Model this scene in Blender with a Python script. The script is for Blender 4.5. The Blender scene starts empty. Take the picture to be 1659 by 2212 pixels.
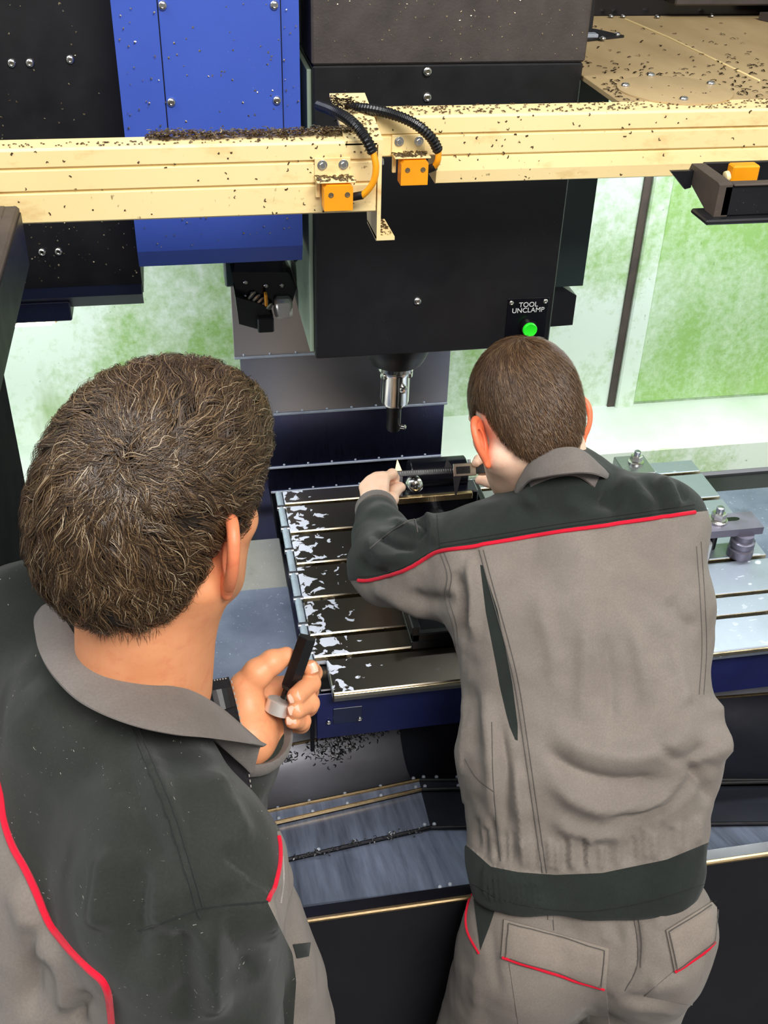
import bpy, bmesh, math, random
import numpy as np
from mathutils import Vector, Matrix

# ---------------------------------------------------------------- camera
FPX = 2313.07                      # focal length in pixels of the 1659x2212 frame
YAW, PITCH, ROLL = 0.20017753, 0.60269152, -0.03266627
CAM_POS = np.array([0.0, 0.0, 2.2])

def cam_axes():
    f0 = np.array([math.sin(YAW)*math.cos(PITCH), math.cos(YAW)*math.cos(PITCH), -math.sin(PITCH)])
    r0 = np.array([math.cos(YAW), -math.sin(YAW), 0.0])
    d0 = np.cross(f0, r0)
    c, s = math.cos(ROLL), math.sin(ROLL)
    return np.array([c*r0+s*d0, -s*r0+c*d0, f0])      # right, down, forward
CM = cam_axes()

def at(px, py, x=None, y=None, z=None, d=None):
    """world point seen at a pixel, on the plane x/y/z = value or at optical depth d"""
    r = np.array([(px-829.5)/FPX, (py-1106)/FPX, 1.0]) @ CM
    if d is not None: t = d
    elif x is not None: t = (x-CAM_POS[0])/r[0]
    elif y is not None: t = (y-CAM_POS[1])/r[1]
    else: t = (z-CAM_POS[2])/r[2]
    return CAM_POS + r*t

def project(P):
    q = (np.asarray(P, dtype=float)-CAM_POS) @ CM.T
    return np.stack([829.5+FPX*q[..., 0]/q[..., 2], 1106+FPX*q[..., 1]/q[..., 2], q[..., 2]], -1)

scene = bpy.context.scene
COL = scene.collection
cam_data = bpy.data.cameras.new('camera')
cam = bpy.data.objects.new('camera', cam_data); COL.objects.link(cam)
m = Matrix.Identity(4)
for i in range(3):
    m[i][0], m[i][1], m[i][2], m[i][3] = CM[0][i], -CM[1][i], -CM[2][i], CAM_POS[i]
cam.matrix_world = m
cam_data.sensor_fit = 'VERTICAL'; cam_data.sensor_height = 36.0
cam_data.lens = FPX/2212*36.0
cam_data.clip_start = 0.02; cam_data.clip_end = 60
scene.camera = cam

# ---------------------------------------------------------------- world, lights, exposure
W = bpy.data.worlds.new('hall_light'); scene.world = W; W.use_nodes = True
bgn = W.node_tree.nodes['Background']
bgn.inputs[0].default_value = (0.93, 0.96, 1.0, 1); bgn.inputs[1].default_value = 0.34
def area_light(name, loc, target, sx, sy, power, color=(1, 1, 1)):
    l = bpy.data.lights.new(name, 'AREA'); l.shape = 'RECTANGLE'; l.size = sx; l.size_y = sy
    l.energy = power; l.color = color
    o = bpy.data.objects.new(name, l); COL.objects.link(o); o.location = loc
    o.rotation_euler = (Vector(target)-Vector(loc)).to_track_quat('-Z', 'Y').to_euler()
    return o
area_light('hall_light', (0.9, -1.6, 4.6), (0.4, 1.3, 1.2), 2.4, 1.2, 230, (1.0, 0.97, 0.93))
area_light('hall_light', (-1.8, 1.0, 4.4), (0.2, 1.2, 1.2), 1.6, 3.0, 80, (0.95, 0.98, 1.0))
scene.view_settings.view_transform = 'Standard'; scene.view_settings.look = 'None'
scene.view_settings.exposure = 0.0; scene.view_settings.gamma = 1.0
scene.view_settings.use_curve_mapping = False

# ---------------------------------------------------------------- object helpers
def link(o, parent=None):
    COL.objects.link(o)
    if parent is not None:
        o.parent = parent
        o.matrix_parent_inverse = Matrix.Translation(-Vector(parent.location))
    return o
def tag(o, label=None, cat=None, group=None, kind=None):
    if label: o['label'] = label
    if cat: o['category'] = cat
    if group: o['group'] = group
    if kind: o['kind'] = kind
    return o
def thing(name, loc, label, cat, group=None):
    o = bpy.data.objects.new(name, None); o.empty_display_size = 0.05
    o.location = Vector([float(v) for v in loc]); COL.objects.link(o)
    return tag(o, label, cat, group)
def mesh_obj(name, verts, faces, mat, parent=None, smooth=False, label=None):
    me = bpy.data.meshes.new(name)
    me.from_pydata([tuple(map(float, v)) for v in verts], [], [tuple(int(i) for i in f) for f in faces])
    me.materials.append(mat)
    if smooth: me.polygons.foreach_set('use_smooth', [True]*len(me.polygons))
    me.update()
    o = link(bpy.data.objects.new(name, me), parent)
    if label: o['label'] = label
    return o

def frame(d):
    d = np.array(d, float); d /= np.linalg.norm(d)
    a = np.array([0, 0, 1.0]) if abs(d[2]) < 0.9 else np.array([1.0, 0, 0])
    u = np.cross(a, d); u /= np.linalg.norm(u)
    return u, np.cross(d, u), d

class MB:
    """collects shapes into ONE mesh"""
    def __init__(s): s.v = []; s.f = []
    def add(s, v, f):
        n = len(s.v); s.v += [tuple(map(float, p)) for p in v]; s.f += [tuple(i+n for i in q) for q in f]; return s
    def box(s, x0, x1, y0, y1, z0, z1, bev=0.0015):
        b = min(bev, abs(x1-x0)*.45, abs(y1-y0)*.45, abs(z1-z0)*.45)
        bm = bmesh.new(); bmesh.ops.create_cube(bm, size=1)
        for v in bm.verts:
            v.co = Vector(((x0+x1)/2+v.co.x*(x1-x0), (y0+y1)/2+v.co.y*(y1-y0), (z0+z1)/2+v.co.z*(z1-z0)))
        if b > 1e-5: bmesh.ops.bevel(bm, geom=bm.edges[:], offset=b, segments=1, affect='EDGES')
        bm.verts.index_update()
        s.add([v.co[:] for v in bm.verts], [[v.index for v in f.verts] for f in bm.faces]); bm.free(); return s
    def prism(s, poly, axis, lo, hi):
        """poly: 2-D points on the two other axes (cyclic order), extruded along axis"""
        n = len(poly); V = []
        for h in (lo, hi):
            for a, b in poly:
                p = [0, 0, 0]; p[axis] = h; o = [i for i in range(3) if i != axis]; p[o[0]] = a; p[o[1]] = b; V.append(p)
        F = [[i, (i+1) % n, n+(i+1) % n, n+i] for i in range(n)]+[list(range(n))[::-1], list(range(n, 2*n))]
        return s.add(V, F)
    def lathe(s, base, d, prof, n=20):
        u, w, d = frame(d); base = np.array(base, float); V = []; F = []
        for r, h in prof:
            for k in range(n):
                t = 2*math.pi*k/n; V.append(base+d*h+(u*math.cos(t)+w*math.sin(t))*r)
        for j in range(len(prof)-1):
            for k in range(n): F.append([j*n+k, j*n+(k+1) % n, (j+1)*n+(k+1) % n, (j+1)*n+k])
        F.append(list(range(n))[::-1]); F.append([(len(prof)-1)*n+k for k in range(n)])
        return s.add(V, F)
    def cyl(s, a, b, r, n=16, r2=None):
        a = np.array(a, float); b = np.array(b, float); L = np.linalg.norm(b-a)
        return s.lathe(a, b-a, [(r, 0), (r if r2 is None else r2, L)], n)
    def tube(s, path, r, n=8):
        P = [np.array(p, float) for p in path]; V = []; F = []; u = None
        for i, p in enumerate(P):
            d = P[min(i+1, len(P)-1)]-P[max(i-1, 0)]; d /= np.linalg.norm(d)+1e-12
            if u is None: u = frame(d)[0]
            u = u-d*np.dot(u, d); u /= np.linalg.norm(u); w = np.cross(d, u)
            rr = r[i] if hasattr(r, '__len__') else r
            for k in range(n): V.append(p+(u*math.cos(2*math.pi*k/n)+w*math.sin(2*math.pi*k/n))*rr)
        for j in range(len(P)-1):
            for k in range(n): F.append([j*n+k, j*n+(k+1) % n, (j+1)*n+(k+1) % n, (j+1)*n+k])
        F.append(list(range(n))[::-1]); F.append([(len(P)-1)*n+k for k in range(n)])
        return s.add(V, F)
    def strip(s, A, B):
        n = len(A); return s.add(list(A)+list(B), [[i, i+1, n+i+1, n+i] for i in range(n-1)])
    def slab(s, A, B, t):
        """strip between polylines A and B with thickness vector t"""
        A = [np.array(p, float) for p in A]; B = [np.array(p, float) for p in B]; t = np.array(t, float); n = len(A)
        V = A+B+[p+t for p in A]+[p+t for p in B]; F = []
        for i in range(n-1):
            F += [[i, i+1, n+i+1, n+i], [2*n+i, 3*n+i, 3*n+i+1, 2*n+i+1], [i, 2*n+i, 2*n+i+1, i+1], [n+i, n+i+1, 3*n+i+1, 3*n+i]]
        F += [[0, n, 3*n, 2*n], [n-1, 3*n-1, 4*n-1, 2*n-1]]
        return s.add(V, F)
    def build(s, name, mat, parent=None, smooth=False, label=None, weld=False):
        o = mesh_obj(name, s.v, s.f, mat, parent, False, label)
        bm = bmesh.new(); bm.from_mesh(o.data)
        if weld: bmesh.ops.remove_doubles(bm, verts=bm.verts[:], dist=1e-6)
        bmesh.ops.recalc_face_normals(bm, faces=bm.faces[:])
        if smooth:
            for f in bm.faces: f.smooth = True
            for e in bm.edges:
                if len(e.link_faces) == 2 and e.calc_face_angle(0) > 0.75: e.smooth = False
        bm.to_mesh(o.data); bm.free(); o.data.update()
        return o

def smooth_path(pts, n):
    P = np.array(pts, float); k = len(P); out = []
    Q = np.vstack([2*P[0]-P[1], P, 2*P[-1]-P[-2]])
    for i in range(k-1):
        for j in range(n):
            t = j/n; a, b, c, d = Q[i:i+4]
            out.append(0.5*(2*b+(c-a)*t+(2*a-5*b+4*c-d)*t*t+(3*b-a-3*c+d)*t**3))
    out.append(P[-1]); return np.array(out)

# ---------------------------------------------------------------- materials (all procedural)
def srgb(*c):
    return tuple(((v/255)/12.92 if v/255 <= 0.04045 else ((v/255+0.055)/1.055)**2.4) for v in c)+(1,)
class NT:
    def __init__(s, name):
        s.m = bpy.data.materials.new(name); s.m.use_nodes = True; s.t = s.m.node_tree
        s.b = s.t.nodes['Principled BSDF']
    def n(s, typ, **kw):
        x = s.t.nodes.new('ShaderNode'+typ)
        for k, v in kw.items():
            if k in x.inputs: x.inputs[k].default_value = v
            else: setattr(x, k, v)
        return x
    def l(s, a, b): s.t.links.new(a, b)
    def coord(s, scale=(1, 1, 1), rot=(0, 0, 0)):
        tc = s.n('TexCoord'); mp = s.n('Mapping'); mp.inputs['Scale'].default_value = scale; mp.inputs['Rotation'].default_value = rot
        s.l(tc.outputs['Object'], mp.inputs[0]); return mp.outputs[0]
    def noise(s, co, scale, detail=4, rough=.55, dist=0):
        x = s.n('TexNoise'); x.inputs['Scale'].default_value = scale; x.inputs['Detail'].default_value = detail
        x.inputs['Roughness'].default_value = rough; x.inputs['Distortion'].default_value = dist
        s.l(co, x.inputs['Vector']); return x.outputs['Fac']
    def ramp(s, fac, stops):
        r = s.n('ValToRGB'); e = r.color_ramp.elements
        while len(e) < len(stops): e.new(0.5)
        for i, (p, c) in enumerate(stops):
            e[i].position = p; e[i].color = c if hasattr(c, '__len__') else (c, c, c, 1)
        s.l(fac, r.inputs[0]); return r.outputs[0]
    def mix(s, fac, a, b):
        x = s.n('Mix'); x.data_type = 'RGBA'
        for k, v in ((0, fac), (6, a), (7, b)):
            if hasattr(v, 'links') or hasattr(v, 'is_linked'): s.l(v, x.inputs[k])
            else: x.inputs[k].default_value = v
        return x.outputs[2]
    def math(s, op, a, b=0.5):
        x = s.n('Math'); x.operation = op
        for k, v in ((0, a), (1, b)):
            if hasattr(v, 'is_linked'): s.l(v, x.inputs[k])
            else: x.inputs[k].default_value = v
        return x.outputs[0]
    def bump(s, h, strength=.2, dist=.001):
        x = s.n('Bump'); x.inputs['Strength'].default_value = strength; x.inputs['Distance'].default_value = dist
        s.l(h, x.inputs['Height']); s.l(x.outputs[0], s.b.inputs['Normal'])
    def set(s, color=None, rough=None, metal=None, **kw):
        for k, v in (('Base Color', color), ('Roughness', rough), ('Metallic', metal)):
            if v is None: continue
            if hasattr(v, 'is_linked'): s.l(v, s.b.inputs[k])
            else: s.b.inputs[k].default_value = v
        for k, v in kw.items(): s.b.inputs[k.replace('_', ' ')].default_value = v
        return s.m

def painted(name, c1, c2, rough=.45, scale=6, speck=None, sp_amt=.0, bump=.05, metal=0.0, spec=.5, stretch=(1, 1, 1)):
    t = NT(name); co = t.coord(stretch)
    f = t.ramp(t.noise(co, scale, 6, .6), [(.3, 0.0), (.7, 1.0)])
    col = t.mix(f, srgb(*c1), srgb(*c2))
    if speck:
        co2 = t.coord()
        v = t.n('TexVoronoi'); v.inputs['Scale'].default_value = 160; t.l(co2, v.inputs['Vector'])
        k = t.ramp(v.outputs['Distance'], [(sp_amt, 1.0), (sp_amt+.04, 0.0)])
        big = t.ramp(t.noise(co2, 7, 3), [(.5, 0.0), (.66, 1.0)])
        col = t.mix(t.math('MULTIPLY', k, big), col, srgb(*speck))
    t.bump(t.noise(co, 300, 2), bump, .0006)
    rr = t.ramp(t.noise(co, scale*2.3, 4), [(.2, max(0, rough-.08)), (.8, min(1, rough+.1))])
    t.set(col, rr, metal); t.b.inputs['Specular IOR Level'].default_value = spec
    return t.m

M = {}
def m_cream():
    t = NT('cream_paint'); co = t.coord()
    col = t.mix(t.noise(co, 5, 5), srgb(253, 232, 174), srgb(245, 216, 152))
    d = t.ramp(t.noise(t.coord((1, 1, 2.2)), 11, 6, .65), [(.56, 0.0), (.78, .75)])
    col = t.mix(d, col, srgb(206, 158, 84))
    k = t.ramp(t.noise(t.coord((1, 1, .6)), 190, 2, .4), [(.70, 0.0), (.75, .8)])
    g = t.ramp(t.noise(co, 8, 3), [(.45, 0.0), (.6, 1.0)])
    col = t.mix(t.math('MULTIPLY', k, g), col, srgb(96, 74, 36))
    t.bump(t.noise(co, 300, 2), .06, .0006)
    return t.set(col, .4, 0)
M['cream'] = m_cream()
M['pipe'] = painted('pale_zinc_pipe', (176, 190, 200), (150, 164, 176), .25, 12, metal=.15)
M['cream_flat'] = painted('cream_plate_paint', (184, 160, 118), (164, 140, 100), .5, 4, (60, 45, 25), .08, stretch=(3, 1, 1))
M['black'] = painted('black_satin_paint', (16, 16, 20), (24, 24, 28), .42, 9, (150, 150, 150), .03, bump=.12)
M['black_tex'] = painted('black_textured_paint', (58, 52, 50), (74, 67, 64), .5, 20, (150, 140, 130), .06, bump=.5)
M['gloss_black'] = painted('gloss_black_paint', (9, 9, 14), (15, 15, 24), .22, 5, bump=.02)
M['navy'] = painted('dark_navy_paint', (26, 30, 52), (32, 38, 62), .35, 6, (120, 125, 140), .03, bump=.03)
M['blue'] = painted('blue_paint', (66, 94, 190), (58, 84, 176), .36, 3, (170, 180, 210), .035, bump=.04)
M['saddle_blue'] = painted('blue_saddle_paint', (34, 40, 100), (22, 26, 62), .4, 5, bump=.05)
M['brown_black'] = painted('dusty_black_bar', (88, 76, 66), (62, 54, 50), .6, 14, (130, 120, 110), .06, bump=.3)
M['grey_plate'] = painted('pale_grey_green_paint', (150, 166, 148), (134, 150, 130), .35, 8, (40, 45, 35), .05)
M['door_black'] = painted('matt_black_door_paint', (8, 8, 10), (12, 12, 15), .8, 6, spec=.15)
M['dark_hall'] = painted('dark_green_grey_paint', (38, 52, 52), (46, 60, 60), .4, 8)
def metal(name, c, rough, aniso=(1, 1, 1), nb=.15):
    t = NT(name); co = t.coord(aniso)
    nz = t.noise(co, 40, 4)
    col = t.mix(nz, srgb(*[v*.9 for v in c]), srgb(*c))
    t.bump(nz, nb, .0004)
    return t.set(col, t.ramp(nz, [(.3, rough*.8), (.7, rough*1.25)]), 1.0)
M['chrome'] = metal('bright_steel', (225, 222, 216), .16)
M['steel'] = metal('machined_steel', (170, 172, 178), .32, (1, 30, 30))
M['darksteel'] = metal('blackened_steel', (62, 60, 62), .38)
M['clamp_steel'] = metal('violet_grey_clamp_steel', (128, 124, 138), .42)
M['clamp_steel'].node_tree.nodes['Principled BSDF'].inputs['Metallic'].default_value = .7
M['brass'] = metal('brassy_edge', (206, 178, 134), .3, (2, 40, 40))
M['turned'] = metal('turned_bright_steel', (236, 230, 222), .34)
M['turned'].node_tree.nodes['Principled BSDF'].inputs['Metallic'].default_value = .55
M['rail_glow_steel'] = metal('rail_reflection_edge', (236, 214, 170), .28)  # golden reflection of the cream rail painted into the slot edge colour
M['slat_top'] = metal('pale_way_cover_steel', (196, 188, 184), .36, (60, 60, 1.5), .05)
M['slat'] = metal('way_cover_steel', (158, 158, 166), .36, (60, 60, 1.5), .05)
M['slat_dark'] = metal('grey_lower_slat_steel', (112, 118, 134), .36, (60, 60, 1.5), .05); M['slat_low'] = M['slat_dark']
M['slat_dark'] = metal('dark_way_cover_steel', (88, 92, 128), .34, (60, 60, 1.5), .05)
M['slat_edge'] = painted('grey_wiper_edge', (160, 166, 176), (140, 146, 158), .4, 30)
M['orange'] = painted('orange_plastic', (250, 166, 20), (236, 148, 12), .42, 12, (110, 60, 10), .06)
M['rubber'] = painted('black_rubber', (14, 14, 16), (22, 22, 24), .45, 20)
M['plastic'] = painted('black_plastic', (12, 12, 14), (18, 18, 20), .3, 20)
M['white_ink'] = painted('white_print', (225, 225, 225), (215, 215, 215), .6, 20)
M['chip_dark'] = metal('dark_chips', (70, 56, 40), .4)
M['chip_brown'] = painted('oily_brown_chips', (92, 70, 40), (58, 44, 26), .4, 60)
M['chip_pale'] = metal('pale_chips', (215, 200, 165), .3)
M['concrete'] = painted('grey_concrete', (92, 92, 90), (74, 74, 74), .7, 3, bump=.3)
def m_green():
    t = NT('green_push_button'); t.set(srgb(40, 215, 40), .35, 0)
    t.b.inputs['Emission Color'].default_value = srgb(30, 220, 30); t.b.inputs['Emission Strength'].default_value = .35
    return t.m
M['green'] = m_green()
def m_wall(name, lo, hi):
    t = NT(name); co = t.coord(); cs = t.coord((1.2, 1, .45))
    g = t.mix(t.noise(co, 2.2, 5), srgb(156, 194, 116), srgb(140, 180, 98))
    big = t.noise(t.coord((1.1, 1, .5)), 2.3, 6, .6, .4)
    fine = t.noise(co, 55, 5, .7)
    mk = t.ramp(t.math('ADD', t.math('MULTIPLY', big, 1.0), t.math('MULTIPLY', t.math('SUBTRACT', fine, .5), .38)), [(lo, 0.0), (hi, 1.0)])
    col = t.mix(mk, g, srgb(222, 234, 218))
    dk = t.ramp(t.noise(cs, 3.4, 5, .6), [(.62, 0.0), (.75, 0.75)])
    col = t.mix(dk, col, srgb(126, 160, 66))
    dots = t.ramp(t.noise(co, 90, 2), [(.70, 0.0), (.76, .5)])
    col = t.mix(dots, col, srgb(90, 110, 60))
    t.bump(fine, .1, .001)
    return t.set(col, .38, 0)
M['wall'] = m_wall('coolant_stained_green_paint', .31, .51); M['wall_green'] = m_wall('green_panel_paint', .40, .68)
M['ledge'] = painted('white_enclosure_paint', (222, 230, 222), (198, 214, 194), .4, 5, (120, 150, 90), .05)
def m_table():
    t = NT('wet_ground_steel'); co = t.coord(); cg = t.coord((2, 60, 2))
    g = t.noise(cg, 30, 3)
    col = t.mix(g, srgb(150, 158, 170), srgb(174, 182, 194))
    st = t.ramp(t.noise(co, 9, 4), [(.5, 0.0), (.8, .3)])
    col = t.mix(st, col, srgb(112, 112, 112))
    # milky coolant film and drops, mostly along the left end and in small dabs
    sep = t.n('SeparateXYZ'); t.l(co, sep.inputs[0])
    left = t.math('MULTIPLY', t.math('SUBTRACT', .225, sep.outputs[0]), 2.2)
    n1 = t.noise(t.coord((1, 1.1, 1)), 44, 4, .5, .5)
    wet = t.ramp(t.math('ADD', n1, left), [(.60, 0.0), (.615, 1.0)])
    n2 = t.noise(t.coord((1, 1.6, 1)), 45, 2, .5, .3)
    dab = t.ramp(n2, [(.665, 0.0), (.69, .8)])
    xm = t.ramp(sep.outputs[0], [(.34, 0.0), (.5, 1.0)])
    wm = t.math('MAXIMUM', wet, t.math('MULTIPLY', dab, xm))
    bright_end = t.ramp(t.math('ADD', sep.outputs[0], t.math('MULTIPLY', t.noise(co, 6, 4), .12)), [(.58, 0.0), (.72, 1.0)])  # mask: right end painted brighter for the light it catches
    mirror_dark = t.mix(g, srgb(140, 132, 120), srgb(166, 156, 142))  # left part darker and warmer: the black head's reflection put into the colour
    base = t.mix(bright_end, mirror_dark, col)
    fin = t.mix(wm, base, srgb(204, 208, 220))
    me = t.math('MULTIPLY', t.math('SUBTRACT', 1.0, wm), t.ramp(bright_end, [(0, 1.0), (1, .8)]))
    t.bump(t.math('ADD', t.math('MULTIPLY', wm, .5), t.math('MULTIPLY', g, .15)), .25, .0010)
    return t.set(fin, t.mix(wm, t.ramp(bright_end, [(0, .33), (1, .42)]), (.2, .2, .2, 1)), me)
M['table'] = m_table()
def m_cover(name, a, b, c):
    t = NT(name); co = t.coord()
    f = t.ramp(t.noise(co, 7, 6, .6), [(.35, 0.0), (.68, 1.0)])
    col = t.mix(f, srgb(*a), srgb(*b))
    d = t.ramp(t.noise(t.coord((1, .7, 1)), 11, 4), [(.66, 0.0), (.8, .8)])
    col = t.mix(d, col, srgb(*c))
    sp = t.ramp(t.noise(co, 170, 2), [(.68, 0.0), (.74, .6)])
    col = t.mix(sp, col, srgb(190, 200, 220))
    t.bump(t.noise(co, 120, 3), .2, .0008)
    return t.set(col, .34, .35)
M['cover_blue'] = m_cover('stained_blue_grey_cover', (100, 108, 128), (130, 138, 158), (52, 56, 62))
M['cover_grey'] = m_cover('stained_grey_cover', (142, 140, 134), (164, 162, 156), (84, 80, 72))
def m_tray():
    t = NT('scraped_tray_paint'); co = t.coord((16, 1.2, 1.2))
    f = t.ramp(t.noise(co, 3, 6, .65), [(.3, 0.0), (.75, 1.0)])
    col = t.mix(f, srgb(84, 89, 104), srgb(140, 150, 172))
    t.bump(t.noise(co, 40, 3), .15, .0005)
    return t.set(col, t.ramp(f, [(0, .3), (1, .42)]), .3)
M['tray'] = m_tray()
M['tray_shaded'] = painted('shade_darkened_tray_paint', (30, 31, 38), (40, 42, 52), .34, 5, bump=.04)  # shade and dark reflections of the right facet painted in as darker tray colour
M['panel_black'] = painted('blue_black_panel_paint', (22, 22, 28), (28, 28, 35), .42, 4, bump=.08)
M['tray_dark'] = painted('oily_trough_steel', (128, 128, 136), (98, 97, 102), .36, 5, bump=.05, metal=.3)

# ---------------------------------------------------------------- small shared hardware
def socket_screw_mesh():
    mb = MB(); mb.lathe((0, 0, 0), (0, 0, 1), [(1, 0), (1, .18), (.92, .42), (.7, .62), (.46, .68), (.4, .3), (.01, .28)], 18)
    o = mb.build('screw', M['chrome'], None, True); me = o.data; bpy.data.objects.remove(o); return me
def hex_bolt_mesh():
    mb = MB(); mb.lathe((0, 0, 0), (0, 0, 1), [(1.5, 0), (1.5, .18), (1.42, .24), (.9, .24)], 20)
    mb.lathe((0, 0, .2), (0, 0, 1), [(1.0, 0), (1.0, .62), (.86, .78), (.5, .78)], 6)
    o = mb.build('bolt', M['chrome'], None, False); me = o.data; bpy.data.objects.remove(o); return me
def rivet_mesh():
    mb = MB(); mb.lathe((0, 0, 0), (0, 0, 1), [(1, 0), (.8, .5), (.3, .75)], 8)
    o = mb.build('rivet', M['slat_edge'], None, True); me = o.data; bpy.data.objects.remove(o); return me
RIVET = rivet_mesh()
SCREW = socket_screw_mesh(); BOLT = hex_bolt_mesh()
def screw(p, n, r, parent, name='screw', me=None):
    o = bpy.data.objects.new(name, me or SCREW); COL.objects.link(o)
    q = Vector([float(v) for v in n]).to_track_quat('Z', 'Y')
    mw = Matrix.Translation(Vector([float(v) for v in p])) @ q.to_matrix().to_4x4() @ Matrix.Scale(r, 4)
    o.parent = parent; o.matrix_parent_inverse = Matrix.Translation(-Vector(parent.location)); o.matrix_basis = mw
    return o
def chips(name, spots, mat, label, rnd, size=(.003, .010), thick=.0006, up=(0, 0, 1)):
    """curled metal chips as ONE object: spots = function returning a surface point and normal"""
    mb = MB()
    for p, nrm in spots:
        L = rnd.uniform(*size); a = rnd.uniform(0, 6.28); u, w, n = frame(nrm)
        t = u*math.cos(a)+w*math.sin(a); s = np.cross(n, t); c = rnd.uniform(-.5, .5)*L
        A = [p-t*L/2+n*thick, p+s*c+n*(thick+rnd.uniform(0, .25)*L), p+t*L/2+n*thick]
        wd = s*rnd.uniform(.0005, .0011)
        mb.slab([q-wd for q in A], [q+wd for q in A], n*thick)
    o = mb.build(name, mat); return tag(o, label, 'metal chips', None, 'stuff')
# ================================================================ setting: floor and machine enclosure walls
rnd = random.Random(7)
def struct(name, mb, mat, parent=None):
    o = mb.build(name, mat, parent)
    if parent is None: o['kind'] = 'structure'
    return o
struct('floor', MB().box(-3, 4, -3, 3.2, -.05, 0, 0), M['concrete'])
wall = struct('wall_back', MB().box(-.6, 1.8, 2.3, 2.34, .862, 2.6, .002), M['wall'])
MB().box(1.067, 1.116, 2.284, 2.3, .845, 2.6, .004).build('rib', M['wall'], wall)
MB().box(1.048, 1.067, 2.294, 2.3, .862, 2.6, .001).build('shadow_gap', M['brown_black'], wall)
MB().box(1.116, 1.8, 2.292, 2.3, .872, 2.6, .004).build('panel', M['wall_green'], wall)
led = struct('trim_1', MB().prism([(2.1, .848), (2.3, .864), (2.3, .84), (2.1, .82)], 0, -.6, 1.8), M['ledge'])
struct('trim_2', MB().box(-.6, 1.8, 2.097, 2.118, .768, .8478, .002), M['wall'])
struct('wall_left', MB().box(-.64, -.6, 1.35, 2.34, .3, 1.45, 0), M['ledge'])
struct('wall_right', MB().box(1.8, 1.84, .97, 2.34, .3, 2.6, 0), M['ledge'])
bed = MB().box(-.6, 1.8, 1.52, 2.05, .25, .70, .01).build('machine_bed', M['gloss_black'])
tag(bed, 'black machine bed casting under the table and way covers', 'machine base')

# ================================================================ column way cover behind the spindle
cov = thing('column_way_cover', (.32, 2.06, .3), 'grey steel telescopic way cover of overlapping slats behind the spindle', 'way cover')
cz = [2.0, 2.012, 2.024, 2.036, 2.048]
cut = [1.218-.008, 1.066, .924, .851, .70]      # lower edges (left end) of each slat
ztop = 1.9
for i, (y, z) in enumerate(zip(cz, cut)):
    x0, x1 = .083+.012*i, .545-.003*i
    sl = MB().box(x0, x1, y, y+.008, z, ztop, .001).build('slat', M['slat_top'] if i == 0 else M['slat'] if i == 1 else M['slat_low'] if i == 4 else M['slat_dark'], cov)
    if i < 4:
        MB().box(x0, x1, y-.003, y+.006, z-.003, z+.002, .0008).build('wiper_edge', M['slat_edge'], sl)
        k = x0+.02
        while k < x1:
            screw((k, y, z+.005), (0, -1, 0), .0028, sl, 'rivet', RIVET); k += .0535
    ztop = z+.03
MB().box(.12, .52, 2.058, 2.1, .3, 2.4, .004).build('column', M['black'], cov)

# ================================================================ spindle head
hd = thing('spindle_head', (.402, 1.8, 1.396), 'tall black spindle head box of the milling machine above the table', 'spindle head')
MB().box(.2005, .604, 1.6, 1.998, 1.397, 1.857, .0025).build('front_cover', M['black'], hd)
MB().box(.199, .6055, 1.598, 1.998, 1.858, 2.55, .003).build('upper_cover', M['black_tex'], hd, label='upper cover in grainy grey-black paint')
MB().box(.193, .2, 1.612, 1.998, 1.405, 1.85, .001).build('side_cover', M['grey_plate'], hd, label='pale grey-green painted side cover')
MB().prism([(1.68, 1.47), (1.70, 1.462), (1.95, 1.47), (1.95, 1.825), (1.68, 1.825)], 0, .6055, .684).build('cable_duct', M['dark_hall'], hd)
MB().prism([(.605, 1.384), (.683, 1.386), (.683, 1.443), (.640, 1.47), (.605, 1.48)], 1, 1.70, 1.80).build('side_box', M['black'], hd)
screw((.605, 1.66, 1.41), (1, 0, 0), .006, hd)
for x, z, y in ((.367, 1.851+.006, 1.598), (.369, 1.812, 1.6), (.369, 1.492, 1.6)): screw((x, y, z if z < 1.85 else 1.8485), (0, -1, 0), .0068, hd)
sg = MB().box(.5235, .5945, 1.5975, 1.6, 1.404, 1.4885, .0008).build('sign_plate', M['gloss_black'], hd, label='small black plate lettered TOOL UNCLAMP')
def lettering(body, pos, size, rot, mat, parent, name='lettering'):
    cu = bpy.data.curves.new(name, 'FONT'); cu.body = body; cu.size = size; cu.extrude = .0002
    cu.align_x = 'CENTER'; cu.align_y = 'CENTER'
    t = bpy.data.objects.new(name, cu); COL.objects.link(t); bpy.context.view_layer.update()
    me = bpy.data.meshes.new_from_object(t.evaluated_get(bpy.context.evaluated_depsgraph_get()))
    bpy.data.objects.remove(t); bpy.data.curves.remove(cu)
    me.transform(Matrix.Translation(Vector(pos)) @ rot); me.materials.clear(); me.materials.append(mat)
    return link(bpy.data.objects.new(name, me), parent)
RX = Matrix.Rotation(math.pi/2, 4, 'X')
lettering('TOOL', (.559, 1.5972, 1.4765), .0122, RX, M['white_ink'], sg)
lettering('UNCLAMP', (.5595, 1.5972, 1.4665), .0122, RX, M['white_ink'], sg)
for x, z in ((.529, 1.4815), (.588, 1.4815), (.529, 1.4095), (.588, 1.4095)):
    screw((x, 1.5975, z), (0, -1, 0), .0042, sg)
MB().lathe((.562, 1.5975, 1.4365), (0, -1, 0), [(.0145, 0), (.0145, .003), (.0135, .010), (.0125, .0105)], 24).build('button_bezel', M['plastic'], sg, True)
MB().lathe((.562, 1.587, 1.4365), (0, -1, 0), [(.0122, 0), (.0122, .004), (.0112, .0055), (.009, .0045), (.001, .004)], 24).build('button', M['green'], sg, True, label='round green push button')
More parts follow.
